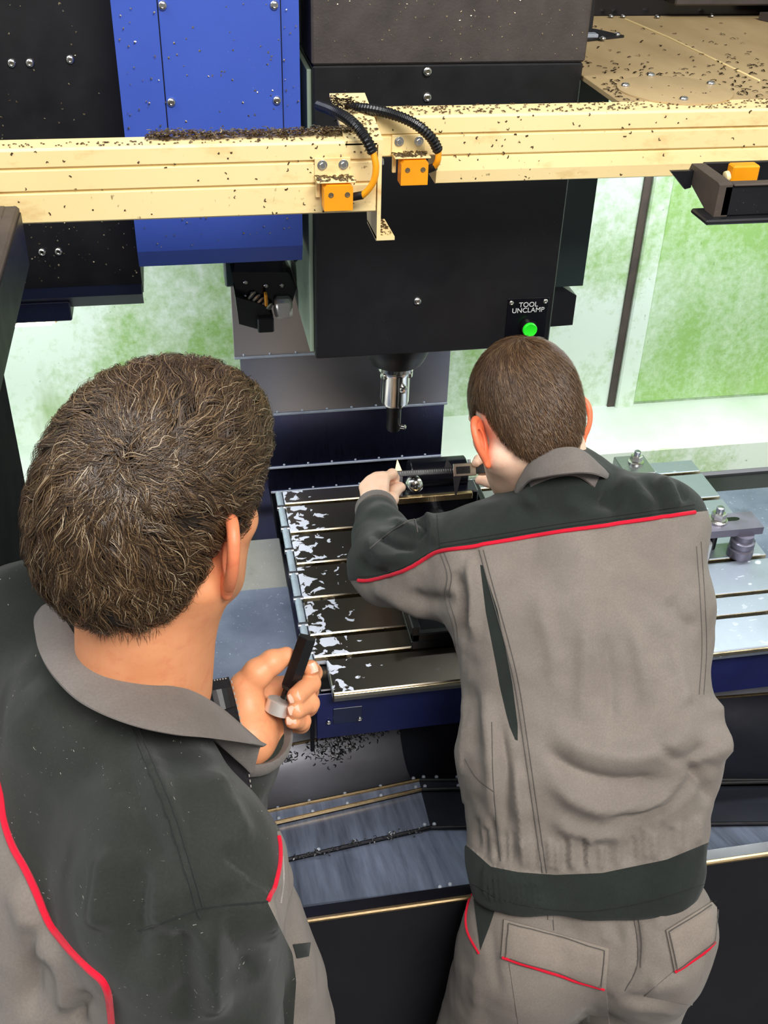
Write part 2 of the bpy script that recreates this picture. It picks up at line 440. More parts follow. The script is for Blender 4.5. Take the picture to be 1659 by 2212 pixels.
MB().lathe((.368, 1.75, 1.397), (0, 0, -1), [(.070, 0), (.066, .05), (.056, .074), (.050, .085), (.034, .090)], 36).build('spindle_nose', M['rubber'], hd, True)

tl = thing('milling_tool', (.368, 1.75, 1.16), 'chrome tool holder with a slim black cutter hanging from the spindle', 'tool')
MB().lathe((.368, 1.75, 1.3068), (0, 0, -1), [(.032, 0), (.034, .002), (.034, .011), (.030, .014), (.030, .019), (.0278, .022), (.0275, .078), (.0255, .084), (.016, .086)], 32).build('tool_holder', M['chrome'], tl, True)
for a in (-2.6, -1.15, -.45):
    c, s = math.cos(a), math.sin(a)
    MB().lathe((.368+.0262*c, 1.75+.0262*s, 1.262 if a < -1 and a > -2 else 1.287), (c, s, 0), [(.008, 0), (.008, .003), (.006, .006), (.003, .0065)], 14).build('clamp_screw', M['chrome'], tl, True)
MB().lathe((.368, 1.75, 1.221), (0, 0, -1), [(.0165, 0), (.0165, .008), (.0138, .011), (.0138, .053), (.012, .058)], 24).build('cutter', M['darksteel'], tl, True)
MB().lathe((.385, 1.742, 1.172), (.7, -.5, .1), [(.005, -.006), (.005, .004), (.003, .006)], 10).build('insert', M['chrome'], tl, True)

# ================================================================ blue cover, black magazine, tool changer
bl = thing('cover_box', (.056, 1.67, 1.566), 'bright blue tall sheet metal cover box left of the black spindle head', 'machine cover')
MB().prism([(1.6, 1.594), (1.612, 1.566), (1.76, 1.566), (1.76, 2.55), (1.6, 2.55)], 0, -.07, .182).build('housing', M['blue'], bl)
MB().box(-.008, .156, 1.5975, 1.6, 1.70, 1.948, .001).build('access_panel', M['blue'], bl)
MB().box(-.0095, .1575, 1.5995, 1.6003, 1.699, 1.9495, .0001).build('panel_gap', M['gloss_black'], bl)
for x, z in ((-.002, 1.937), (.148, 1.937), (-.001, 1.812), (.148, 1.812)): screw((x, 1.5975, z), (0, -1, 0), .0062, bl)
mg = thing('magazine_housing', (-.3, 1.75, 1.45), 'flat black tool magazine housing left of the blue cover', 'machine cover')
MB().prism([(1.68, 1.511), (1.712, 1.482), (1.9, 1.482), (1.9, 2.55), (1.68, 2.55)], 0, -.6, -.0715).build('front_cover', M['black'], mg)
MB().prism([(1.681, 1.5105), (1.713, 1.4815), (1.713, 1.462), (1.681, 1.492)], 0, -.6, -.073).build('lower_flange', M['navy'], mg)
MB().box(-.6, -.19, 1.69, 1.86, 1.447, 1.4815, .002).build('lower_step', M['navy'], mg)
for x, z in ((-.219, 1.849), (-.194, 1.849), (-.138, 1.853), (-.219, 1.57), (-.194, 1.57)): screw((x, 1.68, z), (0, -1, 0), .0062, mg)
MB().box(.1825, .192, 1.77, 1.95, 1.5, 2.5, .002).build('inner_panel', M['black'], mg)

tc = thing('tool_changer', (.13, 1.85, 1.4), 'black and chrome tool changer arm under the blue cover', 'tool changer')
MB().prism([(.078, 1.475), (.178, 1.47), (.192, 1.44), (.182, 1.405), (.12, 1.412), (.086, 1.43)], 1, 1.80, 1.90).build('arm_hub', M['gloss_black'], tc)
MB().prism([(.082, 1.437), (.132, 1.418), (.146, 1.396), (.146, 1.378), (.122, 1.372), (.086, 1.385)], 1, 1.78, 1.86).build('gripper_arm', M['rubber'], tc)
MB().box(.118, .147, 1.765, 1.81, 1.372, 1.4, .002).build('gripper_finger', M['plastic'], tc)
MB().box(.151, .183, 1.78, 1.82, 1.388, 1.426, .006).build('tool_pocket', M['turned'], tc, True)
sp = MB()
for i in range(5): sp.lathe((.110+.007*i, 1.80-.002*i, 1.428-.005*i), (.45, -.35, -.3), [(.011, 0), (.013, .002), (.011, .004)], 14)
sp.build('spring', M['turned'], tc, True)
MB().box(.133, .138, 1.775, 1.79, 1.418, 1.440, .001).build('stop_tab', M['orange'], tc)
MB().box(.068, .086, 1.84, 1.9, 1.43, 1.50, .003).build('mount_block', M['dark_hall'], tc)
for x, z in ((.102, 1.455), (.138, 1.447), (.166, 1.446), (.100, 1.428), (.113, 1.433)): screw((x, 1.80, z), (0, -1, 0), .0042, tc)

# ================================================================ cream door rails
def rail_profile(y, z0, zs, depth, ins=.004):
    """front bands separated by grooves, from the top down"""
    P = [(y+depth, zs[0]), (y+.003, zs[0]), (y, zs[0]-.003)]
    for k, z in enumerate(zs[1:-1]):
        yy = y
        P += [(yy, z+.002), (yy+ins, z+.001), (yy+ins, z-.0012), (yy+.001, z-.002), (yy, z-.003)]
    P += [(y, zs[-1]+.002), (y+.002, zs[-1]), (y+depth, zs[-1])]
    return P
lr = thing('door_rail', (-.2, 1.35, 1.738), 'cream painted door rail on the left ending at the angle bracket', 'rail')
MB().prism(rail_profile(1.33, 0, [1.827, 1.8035, 1.7755, 1.737], .04), 0, -.9, .246).build('rail', M['cream'], lr)
rr_ = thing('door_rail', (.8, 1.42, 1.749), 'long cream painted door rail on the right in front of the roof plate', 'rail')
MB().prism(rail_profile(1.4, 0, [1.8375, 1.8135, 1.7855], .05), 0, .258, 1.9).build('rail', M['cream'], rr_)
MB().prism([(1.4, 1.7825), (1.404, 1.7845), (1.45, 1.7845), (1.45, 1.749), (1.404, 1.7475), (1.4, 1.7495), (1.398, 1.766)], 0, .34, 1.9).build('lower_rail', M['cream'], rr_)
ab = thing('angle_bracket', (.255, 1.36, 1.70), 'cream angle bracket with a bent foot at the end of the left rail', 'bracket')
MB().prism([(1.327, 1.703), (1.335, 1.70), (1.40, 1.70), (1.43, 1.80), (1.47, 1.845), (1.33, 1.822)], 0, .2475, .2525).build('web', M['cream'], ab)
MB().prism([(1.327, 1.7), (1.331, 1.698), (1.40, 1.698), (1.40, 1.7025), (1.327, 1.7045)], 0, .2475, .2715).build('foot', M['cream'], ab)
MB().prism([(1.33, 1.822), (1.47, 1.8465), (1.47, 1.8505), (1.33, 1.8275)], 0, .206, .2535).build('top_flange', M['cream'], ab)
screw((.2525, 1.345, 1.796), (1, 0, 0), .0048, ab, 'bolt', BOLT)

rp = thing('roof_plate', (1.0, 1.75, 1.838), 'tan painted roof plate littered with chips at the top right', 'roof')
MB().box(.607, 1.9, 1.4505, 2.075, 1.83, 1.8378, .001).build('plate', M['cream_flat'], rp)
MB().lathe((.71, 1.505, 1.8378), (0, 0, 1), [(.082, 0), (.082, .0022), (.080, .003)], 40).build('round_cover', M['cream_flat'], rp, True)
for x, y in ((.643, 1.525), (.697, 1.443), (.706, 1.585), (.776, 1.528)): screw((x, y, 1.8408), (0, 0, 1), .0062, rp)
p = [at(1350, 42, z=1.8378), at(1440, 80, z=1.8378), at(1540, 128, z=1.8378), at(1640, 175, z=1.8378)]
MB().tube([q+np.array([0, 0, .0005]) for q in p], .0016, 6).build('seam', M['cream'], rp)
for px_, py_ in ((1320, 35), (1346, 35), (1537, 34), (1420, 36)): screw(at(px_, py_+1, z=1.84), (0, 0, 1), .0055, rp)
gs = thing('guide_bracket', (.63, 1.87, 1.838), 'black upright bracket with a grey foot plate behind the spindle head', 'bracket')
MB().prism([(.607, 1.83), (.70, 1.845), (.775, 1.875), (.745, 1.93), (.70, 1.97), (.607, 1.97)], 2, 1.838, 1.842).build('foot_plate', M['black'], gs)
MB().box(.607, .72, 1.853, 1.872, 1.842, 1.848, .001).build('grey_strip', M['slat_edge'], gs)
MB().box(.607, .724, 1.895, 1.93, 1.842, 2.35, .002).build('upright', M['black'], gs)
for px_, py_ in ((1302, 82), (1333, 73)): screw(at(px_, py_+2, z=1.842), (0, 0, 1), .0058, gs)
for z in (1.94, 1.955): screw((.69, 1.895, z), (0, -1, 0), .006, gs)
bb = thing('rear_cabinet', (1.1, 2.2, 1.838), 'black rear cabinet behind the tan roof plate at the top right', 'cabinet')
MB().box(.74, 1.9, 2.078, 2.3, 1.83, 2.3, .003).build('body', M['gloss_black'], bb)
MB().box(.93, 1.22, 2.03, 2.077, 1.862, 2.1, .003).build('box', M['black_tex'], bb)
mt = thing('motor_block', (1.17, 1.98, 1.838), 'black block with a pin on the roof plate by the right picture edge', 'motor')
MB().prism([(1.10, 2.025), (1.12, 1.98), (1.3, 1.85), (1.5, 1.85), (1.5, 2.025)], 2, 1.8385, 1.852).build('base', M['black_tex'], mt)
MB().box(1.13, 1.4, 1.975, 2.022, 1.868, 2.1, .004).build('body', M['rubber'], mt)
MB().cyl((1.14, 2.0, 1.852), (1.14, 2.0, 1.869), .008).build('pin', M['brass'], mt, True)

# ================================================================ limit switches on the rails
def limit_switch(loc, label, y, cx, zt, cable, conduit):
    t = thing('limit_switch', loc, label, 'switch', None)
    x0, x1 = cx-.0225, cx+.0225
    MB().box(x0, x1, y-.0025, y, zt-.024, zt, .0006).build('mount_plate', M['cream'], t)
    MB().box(x0, x1+.003, y-.026, y-.0025, zt-.0245, zt-.0222, .0006).build('shelf', M['cream'], t)
    MB().box(x0+.001, x0+.006, y-.006, y-.0005, zt-.048, zt-.0245, .0006).build('side_tab', M['cream'], t)
    MB().prism([(x0+.008, zt-.0305), (x0+.012, zt-.0262), (x1-.004, zt-.0262), (x1-.001, zt-.029), (x1-.001, zt-.0575), (x0+.008, zt-.0575)], 1, y-.030, y-.0075).build('housing', M['orange'], t)
    for dx in (-.013, .0135): screw((cx+dx, y-.0025, zt-.0085), (0, -1, 0), .0042, t, 'bolt', BOLT)
    for dx in (-.006, .0145):
        MB().lathe((cx+dx, y-.030, zt-.0375), (0, -1, 0), [(.0034, 0), (.0034, .0006), (.0022, .0006), (.002, .0002)], 14).build('screw', M['brass'], t, True)
    c = smooth_path(cable, 8)
    MB().tube(c, .0042, 10).build('cable', M['orange'], t, True)
    d = (c[1]-c[0])/np.linalg.norm(c[1]-c[0])
    MB().cyl(c[0]-d*.003, c[0]+d*.012, .0052, 12).build('gland', M['rubber'], t, True)
    q = smooth_path(conduit, 40); L = np.cumsum(np.r_[0, np.linalg.norm(np.diff(q, axis=0), axis=1)])
    s = np.arange(0, L[-1], .0011); Q = np.stack([np.interp(s, L, q[:, k]) for k in range(3)], 1)
    MB().tube(Q, [.0072 if (i//2) % 2 else .0062 for i in range(len(Q))], 10).build('conduit', M['plastic'], t, False)
    return t
limit_switch((.19, 1.32, 1.75), 'orange limit switch on the lower left rail with black corrugated conduit', 1.33, .190, 1.808,
    [at(764, 425, y=1.31), at(785, 420, y=1.305), at(806, 394, y=1.30), at(812, 360, y=1.30), at(805, 325, y=1.305)],
    [at(806, 330, y=1.305), at(788, 296, y=1.31), at(760, 264, y=1.33), at(725, 242, y=1.37), at(690, 228, y=1.44)])
limit_switch((.30, 1.39, 1.76), 'orange limit switch under the right rail, its conduit arching over the rail', 1.4, .3005, 1.8145,
    [at(924, 366, y=1.38), at(938, 360, y=1.375), at(946, 345, y=1.37), at(947, 322, y=1.372)],
    [at(947, 326, y=1.372), at(930, 296, y=1.37), at(890, 264, y=1.375), at(830, 242, y=1.39), at(772, 234, y=1.42), at(748, 240, y=1.45), at(744, 252, y=1.46)])

# ================================================================ door parts at both picture edges
rb = thing('door_bracket', (.8, 1.25, 1.76), 'black tray shaped door bracket under the right rail at the picture edge', 'bracket')
MB().box(.668, 1.3, 1.225, 1.232, 1.752, 1.7905, .0015).build('front_wall', M['black'], rb)
MB().prism([(1.225, 1.752), (1.225, 1.7915), (1.231, 1.7935), (1.31, 1.7935), (1.32, 1.775), (1.25, 1.752)], 0, .660, .678).build('side_wall', M['brown_black'], rb)
MB().box(.678, 1.3, 1.221, 1.236, 1.7905, 1.7935, .001).build('rim', M['brown_black'], rb)
MB().box(.645, 1.3, 1.212, 1.26, 1.7455, 1.752, .002).build('base_plate', M['black'], rb)
MB().box(.678, 1.3, 1.31, 1.316, 1.752, 1.7935, .001).build('back_wall', M['black'], rb)
MB().prism([(.628, 1.787), (.66, 1.787), (.66, 1.765), (.652, 1.763)], 1, 1.30, 1.306).build('gusset', M['black'], rb)
sw = thing('sensor_plate', (.72, 1.26, 1.752), 'small orange sensor inside the black door bracket at the right edge', 'sensor')
MB().box(.700, .737, 1.272, 1.29, 1.7525, 1.800, .002).build('housing', M['orange'], sw)
MB().lathe((.700, 1.281, 1.785), (-1, 0, -.2), [(.007, 0), (.007, .005), (.0055, .006)], 14).build('plug', M['cream'], sw, True)
for x in (.709, .728): screw((x, 1.272, 1.774), (0, -1, 0), .0042, sw)
dr = thing('sliding_door', (-.4, 1.1, .84), 'black sliding door panel with a dusty top bar at the left picture edge', 'door')
MB().box(-.6, -.236, 1.02, 1.28, .84, 1.68, .006).build('door_panel', M['door_black'], dr)
MB().prism([(-.236, 1.64), (-.187, 1.705), (-.187, 1.768), (-.190, 1.771), (-.262, 1.771), (-.262, 1.64)], 1, .9, 1.296).build('top_bar', M['brown_black'], dr)
MB().prism([(-.2355, 1.635), (-.1855, 1.70), (-.1855, 1.764), (-.187, 1.764), (-.187, 1.705), (-.236, 1.64)], 1, .9, 1.294).build('bar_face', M['black'], dr)
MB().box(-.262, -.2, 1.25, 1.2965, 1.690, 1.7725, .003).build('bar_end', M['brown_black'], dr)
MB().box(-.35, -.268, .97, 1.0195, 1.29, 1.41, .006).build('handle', M['plastic'], dr)
MB().cyl((-.30, .990, 1.1), (-.30, .990, 1.29), .022, 18).build('handle_post', M['plastic'], dr, True)

# ================================================================ T-slot table
tb = thing('machine_table', (.62, 1.57, .84), 'wet steel T-slot machine table with coolant patches, under the spindle', 'table')
ys = [1.274, 1.357, 1.366, 1.414, 1.424, 1.517, 1.528, 1.622, 1.633, 1.727, 1.738, 1.829, 1.840, 1.886]
for i in range(0, len(ys), 2):
    x0 = .163 if i else .183
    MB().box(x0, 1.085, ys[i], ys[i+1], .928, .95 if i else .949, .0018).build('table_strip', M['table'], tb)
    if i: MB().box(x0+.0005, 1.0845, ys[i]-.0012, ys[i]+.0002, .9405, .9488, .0003).build('slot_edge', M['rail_glow_steel'], tb)
MB().box(.184, 1.084, 1.2715, 1.2742, .9385, .9465, .0006).build('slot_edge', M['rail_glow_steel'], tb)
MB().box(.165, 1.083, 1.306, 1.884, .86, .9275, .002).build('table_body', M['darksteel'], tb)
MB().cyl((.1545, 1.345, .945), (.1545, 1.885, .945), .0068, 12).build('edge_pipe', M['pipe'], tb, True)
MB().box(.150, .1625, 1.33, 1.885, .93, .938, .001).build('edge_strip', M['pipe'], tb)
for i in range(7): MB().cyl((.146, 1.38+.075*i, .946), (.163, 1.38+.075*i, .946), .0065, 10).build('pipe_clip', M['steel'], tb, True)

sd = thing('table_saddle', (.6, 1.31, .82), 'dark blue saddle casting under the front skirt of the table', 'saddle')
MB().box(.158, 1.4, 1.30, 1.5, .82, .8595, .002).build('saddle_front', M['saddle_blue'], sd)
MB().box(.158, 1.4, 1.2965, 1.2995, .822, .9275, .001).build('front_skirt', M['saddle_blue'], tb)
MB().box(.186, .236, 1.2945, 1.2964, .856, .892, .0006).build('cover_plate', M['navy'], tb)
for x in (.178, .232): screw((x, 1.2945, .862), (0, -1, 0), .0046, tb)
MB().box(.146, .153, 1.29, 1.30, .80, .93, .001).build('side_rod', M['darksteel'], tb)

# side way covers (left: two overlapping plates, right: one)
lc = thing('side_way_cover', (0, 1.6, .86), 'stained blue-grey sheet way cover left of the table', 'way cover')
MB().box(-.55, .149, 1.30, 1.655, .872, .88, .002).build('cover_plate', M['cover_blue'], lc)
MB().box(-.55, .149, 1.64, 1.83, .864, .8715, .002).build('cover_plate', M['cover_grey'], lc, label='plain grey rear plate')
MB().box(-.55, .149, 1.835, 2.09, .83, .86, .004).build('rear_gutter', M['gloss_black'], lc)
MB().box(-.55, .149, 1.33, 1.335, .835, .871, .001).build('front_flange', M['tray_dark'], lc)
rc = thing('side_way_cover', (1.3, 1.6, .86), 'blue-grey sheet way cover right of the table beyond the clamp', 'way cover')
MB().box(1.092, 1.75, 1.30, 1.855, .872, .88, .002).build('cover_plate', M['cover_blue'], rc)
MB().box(1.092, 1.75, 1.86, 2.09, .71, .76, .004).build('rear_gutter', M['gloss_black'], rc)

# ================================================================ chip tray and front of the machine
def line(pts, z, xl=-.6, xr=1.75):
    P = [at(a, b, z=z) for a, b in pts]
    def ext(p, q, x): t = (x-p[0])/(q[0]-p[0]); return p+(q-p)*t
    return np.array([ext(P[1], P[0], xl)]+[P[1]]+[ext(P[1], P[2], xr)])
L0 = line(((612, 1611), (861, 1561), (1000, 1545)), .66)
L0[1] = [.341, 1.466, .66]; L0[2] = [1.75, 1.40, .66]
L1 = line(((555, 1758), (905, 1686), (1005, 1686)), .70)
L2 = line(((580, 1782), (910, 1706), (1005, 1704)), .70)
L3 = line(((640, 1853), (930, 1788), (1010, 1787)), .73)
def xl_(y, z): return np.array([[-.6, y, z], [.341, y, z], [1.75, y, z]])
L4, L5 = xl_(.984, .80), xl_(.963, .80)
for A in (L1, L2, L3): A[2] = A[1]+(A[2]-A[1])
tr = thing('chip_tray', (.4, 1.2, .6), 'dark sloping chip tray with raised lips in front of the table', 'tray')
dz = np.array([0, 0, -.004])
def curve(A, B, sag, n):
    return [A*(1-t)+B*t+np.array([0, 0, -sag*4*t*(1-t)]) for t in np.linspace(0, 1, n)]
rows = curve(L0, L1, .055, 9)
for sl_, ma, mb_ in ((slice(0, 2), M['tray_dark'], M['tray']), (slice(1, 3), M['tray_shaded'], M['tray_shaded'])):
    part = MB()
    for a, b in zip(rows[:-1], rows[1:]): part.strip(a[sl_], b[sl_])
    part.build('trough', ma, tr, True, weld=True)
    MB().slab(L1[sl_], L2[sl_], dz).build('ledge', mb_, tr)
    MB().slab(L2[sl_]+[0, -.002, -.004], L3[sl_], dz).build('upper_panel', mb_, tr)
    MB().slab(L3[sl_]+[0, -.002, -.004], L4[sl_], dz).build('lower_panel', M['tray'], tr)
MB().slab(L0, L0+np.array([0, .12, .14]), dz).build('trough_back', M['tray_dark'], tr)
MB().slab(L4, L5, dz).build('edge_strip', M['gloss_black'], tr)
for A, r in ((L1, .0035), (L2, .0035), (L3, .0030)):
    MB().tube(A[:2]+np.array([0, 0, .001]), r, 8).build('lip', M['brass' if r > .0032 else 'darksteel'], tr, True)
    MB().tube(A[1:]+np.array([0, 0, .001]), r, 8).build('lip', M['rubber' if r > .0032 else 'darksteel'], tr, True)  # right-hand upper lips blackened to carry the same painted shade
MB().tube(L0+np.array([0, 0, .001]), .003, 8).build('lip', M['brass'], tr, True)
MB().box(-.6, 1.75, .958, .9655, .795, .8025, .002).build('front_lip', M['brass'], tr)
rv = [(600, 1745), (668, 1730), (745, 1714), (822, 1698), (893, 1681), (915, 1678), (943, 1678), (988, 1678), (602, 1767), (675, 1752), (750, 1735), (823, 1718), (898, 1700), (918, 1698), (990, 1697), (688, 1835), (765, 1817), (843, 1800), (917, 1781), (938, 1780), (950, 1916), (972, 1910)]
for a, b in rv:
    zz = .702 if b < 1772 else (.733 if b < 1850 else .799)
    MB().lathe(at(a, b, z=zz), (0, -.2, 1), [(.0034, -.002), (.0034, .0006), (.0022, .002), (.0008, .0024)], 10).build('rivet', M['slat_edge'], tr, True)
fp = thing('front_panel', (.5, .97, 0), 'black front panel of the machine base below the tray', 'panel')
MB().box(-.6, 1.75, .966, .975, .10, .797, .003).build('panel', M['panel_black'], fp)
MB().box(-.6, 1.75, 1.0, 1.02, 0, .10, .002).build('plinth', M['gloss_black'], fp)
MB().box(-.6, 1.75, .976, .99, .099, .105, .001).build('bottom_flange', M['gloss_black'], fp)

# ================================================================ vise, workpiece, clamps on the table
vs = thing('machine_vise', (.45, 1.6, .95), 'black machine vise on the table under the young worker\'s arm', 'vise')
MB().box(.332, .56, 1.357, 1.80, .9505, .968, .002).build('base', M['gloss_black'], vs)
MB().box(.332, .346, 1.357, 1.80, .968, 1.0, .002).build('side_rail', M['darksteel'], vs)
MB().box(.546, .56, 1.357, 1.80, .968, 1.0, .002).build('side_rail', M['darksteel'], vs)
MB().box(.332, .56, 1.357, 1.370, .968, .985, .002).build('end_stop', M['darksteel'], vs)
MB().cyl((.45, 1.362, .995), (.45, 1.70, .995), .016, 18).build('screw_spindle', M['steel'], vs, True)
MB().box(.36, .535, 1.70, 1.742, .968, 1.04, .003).build('front_jaw', M['gloss_black'], vs)
jl = MB().box(.335, .52, 1.690, 1.6995, 1.028, 1.042, .001).build('toothed_rail', M['brass'], vs, label='pale toothed rail along the jaw')
gr = MB()
for i in range(40): gr.box(.337+.0033*i, .3385+.0033*i, 1.6885, 1.69, 1.030, 1.0415, .0001)
gr.build('teeth', M['brass'], vs); vs.children[-1]['kind'] = 'stuff'
MB().box(.37, .52, 1.742, 1.80, .968, 1.02, .003).build('rear_jaw', M['gloss_black'], vs)
wp = thing('workpiece', (.45, 1.75, 1.02), 'black round workpiece with a bright domed end held in the vise', 'workpiece')
MB().lathe((.405, 1.755, 1.052), (1, 0, 0), [(.03, 0), (.032, .002), (.032, .112), (.03, .114)], 32).build('bar', M['gloss_black'], wp, True)
MB().lathe((.405, 1.72, 1.052), (-.8, -.6, .1), [(.019, -.008), (.019, 0), (.016, .007), (.009, .011), (.002, .013)], 24).build('domed_end', M['chrome'], wp, True)

def clamp_nut(t, x, y, z, s=1.0):
    MB().lathe((x, y, z), (0, 0, 1), [(.019*s, 0), (.019*s, .004*s), (.016*s, .005*s)], 24).build('washer', M['chrome'], t, True)
    MB().lathe((x, y, z+.005*s), (0, 0, 1), [(.0145*s, 0), (.0145*s, .014*s), (.012*s, .016*s)], 6).build('nut', M['chrome'], t)
    MB().lathe((x, y, z+.021*s), (0, 0, 1), [(.008*s, 0), (.008*s, .010*s), (.0068*s, .011*s)], 14).build('stud', M['steel'], t, True)
cl = thing('table_clamp', (1.0, 1.54, .95), 'dark slotted clamp bar with a bright nut on a round step block', 'clamp')
sl = MB(); sl.prism([(.94, 1.53), (1.065, 1.53), (1.065, 1.585), (.94, 1.585)], 2, 1.0, 1.016)
sl.build('clamp_bar', M['clamp_steel'], cl)
MB().prism([(1.0+.012*math.cos(a)*(1 if abs(a) < 1.6 else 1)+(.018 if math.cos(a) > 0 else 0), 1.565+.006*math.sin(a)) for a in np.linspace(-math.pi, math.pi, 17)[:-1]], 2, 1.0155, 1.0166).build('bar_slot', M['gloss_black'], cl)
clamp_nut(cl, .983, 1.563, 1.0165)
MB().lathe((1.03, 1.535, .95), (0, 0, 1), [(.024, 0), (.025, .002), (.025, .018), (.021, .02), (.021, .024), (.024, .025), (.024, .036), (.019, .038), (.019, .05)], 30).build('step_block', M['clamp_steel'], cl, True)
MB().box(.925, .957, 1.515, 1.57, .9505, 1.0, .003).build('clamped_block', M['chrome'], cl)
MB().cyl((.983, 1.563, .951), (.983, 1.563, 1.0), .008, 12).build('clamp_stud', M['darksteel'], cl, True)
c2 = thing('table_clamp', (.93, 1.86, .95), 'bright block with a hexagon bolt at the back of the table', 'clamp')
MB().box(.895, .965, 1.81, 1.885, .9505, .975, .002).build('clamp_block', M['steel'], c2)
clamp_nut(c2, .935, 1.855, .975, .9)

# ================================================================ work lamp inside the enclosure
wl = thing('work_lamp', (1.15, 1.75, 1.80), 'white strip lamp under the machine roof lighting the table', 'lamp')
MB().box(.75, 1.55, 1.70, 1.78, 1.80, 1.829, .004).build('lamp_body', M['cream_flat'], wl)
def m_lamp():
    t = NT('lamp_diffuser'); t.b.inputs['Emission Color'].default_value = (.9, .96, 1, 1); t.b.inputs['Emission Strength'].default_value = 5; return t.m
M['lamp'] = m_lamp()
MB().box(.76, 1.54, 1.71, 1.77, 1.796, 1.80, .001).build('diffuser', M['lamp'], wl)
area_light('work_lamp_light', (1.15, 1.74, 1.79), (1.15, 1.95, .9), .76, .06, 11.5, (.9, .96, 1.0))
w2 = thing('work_lamp', (-.35, 1.75, 1.43), 'white strip lamp under the black magazine on the left', 'lamp')
MB().box(-.55, -.22, 1.74, 1.80, 1.42, 1.446, .004).build('lamp_body', M['cream_flat'], w2)
MB().box(-.54, -.23, 1.745, 1.795, 1.416, 1.42, .001).build('diffuser', M['lamp'], w2)
area_light('work_lamp_light', (-.38, 1.77, 1.41), (-.2, 2.1, .95), .32, .05, 4.5, (.9, .96, 1.0))
# ================================================================ implicit-surface sculpting tools for the two people
from mathutils.bvhtree import BVHTree
f32 = np.float32
def nrm(v): v = np.array(v, float); return v/np.linalg.norm(v)
def sd_cap(a, b, ra, rb=None):
    a = np.array(a, f32); b = np.array(b, f32); rb = ra if rb is None else rb; ba = b-a; L = max(float(ba@ba), 1e-9)
    def f(P):
        q = P-a; t = np.clip((q@ba)/f32(L), 0, 1)
        return np.linalg.norm(q-t[:, None]*ba, axis=1)-(ra+(rb-ra)*t)
    f.bb = (np.minimum(a-ra, b-rb), np.maximum(a+ra, b+rb)); return f
def sd_ell(c, r, R=None):
    c = np.array(c, f32); r = np.array(r, f32); R = np.eye(3, dtype=f32) if R is None else np.array(R, f32)   # rows = axes
    def f(P):
        q = (P-c)@R.T; k0 = np.linalg.norm(q/r, axis=1); k1 = np.linalg.norm(q/(r*r), axis=1)+1e-9
        return k0*(k0-1)/k1
    m = float(r.max()); f.bb = (c-m, c+m); return f
def smin(a, b, k):
    if k <= 0: return np.minimum(a, b)
    h = np.clip(.5+.5*(b-a)/k, 0, 1); return b+(a-b)*h-k*h*(1-h)
def smax(a, b, k): return -smin(-a, -b, k)
class SDF:
    def __init__(s): s.ops = []
    def add(s, f, k=.02): s.ops.append(('+', f, k)); return s
    def sub(s, f, k=.01): s.ops.append(('-', f, k)); return s
    def cut(s, p, n, k=.004):
        """keep the side the normal points away from"""
        p = np.array(p, f32); n = np.array(nrm(n), f32); s.ops.append(('-', lambda P: -((P-p)@n), k)); return s
    def __call__(s, P):
        P = np.asarray(P, f32); d = None
        for o, f, k in s.ops:
            e = f(P)
            d = e if d is None else (smin(d, e, k) if o == '+' else smax(d, -e, k))
        return d
    def bounds(s, pad=.02):
        lo = np.min([f.bb[0] for o, f, k in s.ops if o == '+' and hasattr(f, 'bb')], axis=0)-pad
        hi = np.max([f.bb[1] for o, f, k in s.ops if o == '+' and hasattr(f, 'bb')], axis=0)+pad
        return lo, hi
    def grad(s, P, e=.0012):
        P = np.asarray(P, f32); g = np.stack([s(P+np.eye(3, dtype=f32)[i]*e)-s(P-np.eye(3, dtype=f32)[i]*e) for i in range(3)], 1)
        return g/(np.linalg.norm(g, axis=1, keepdims=True)+1e-9)

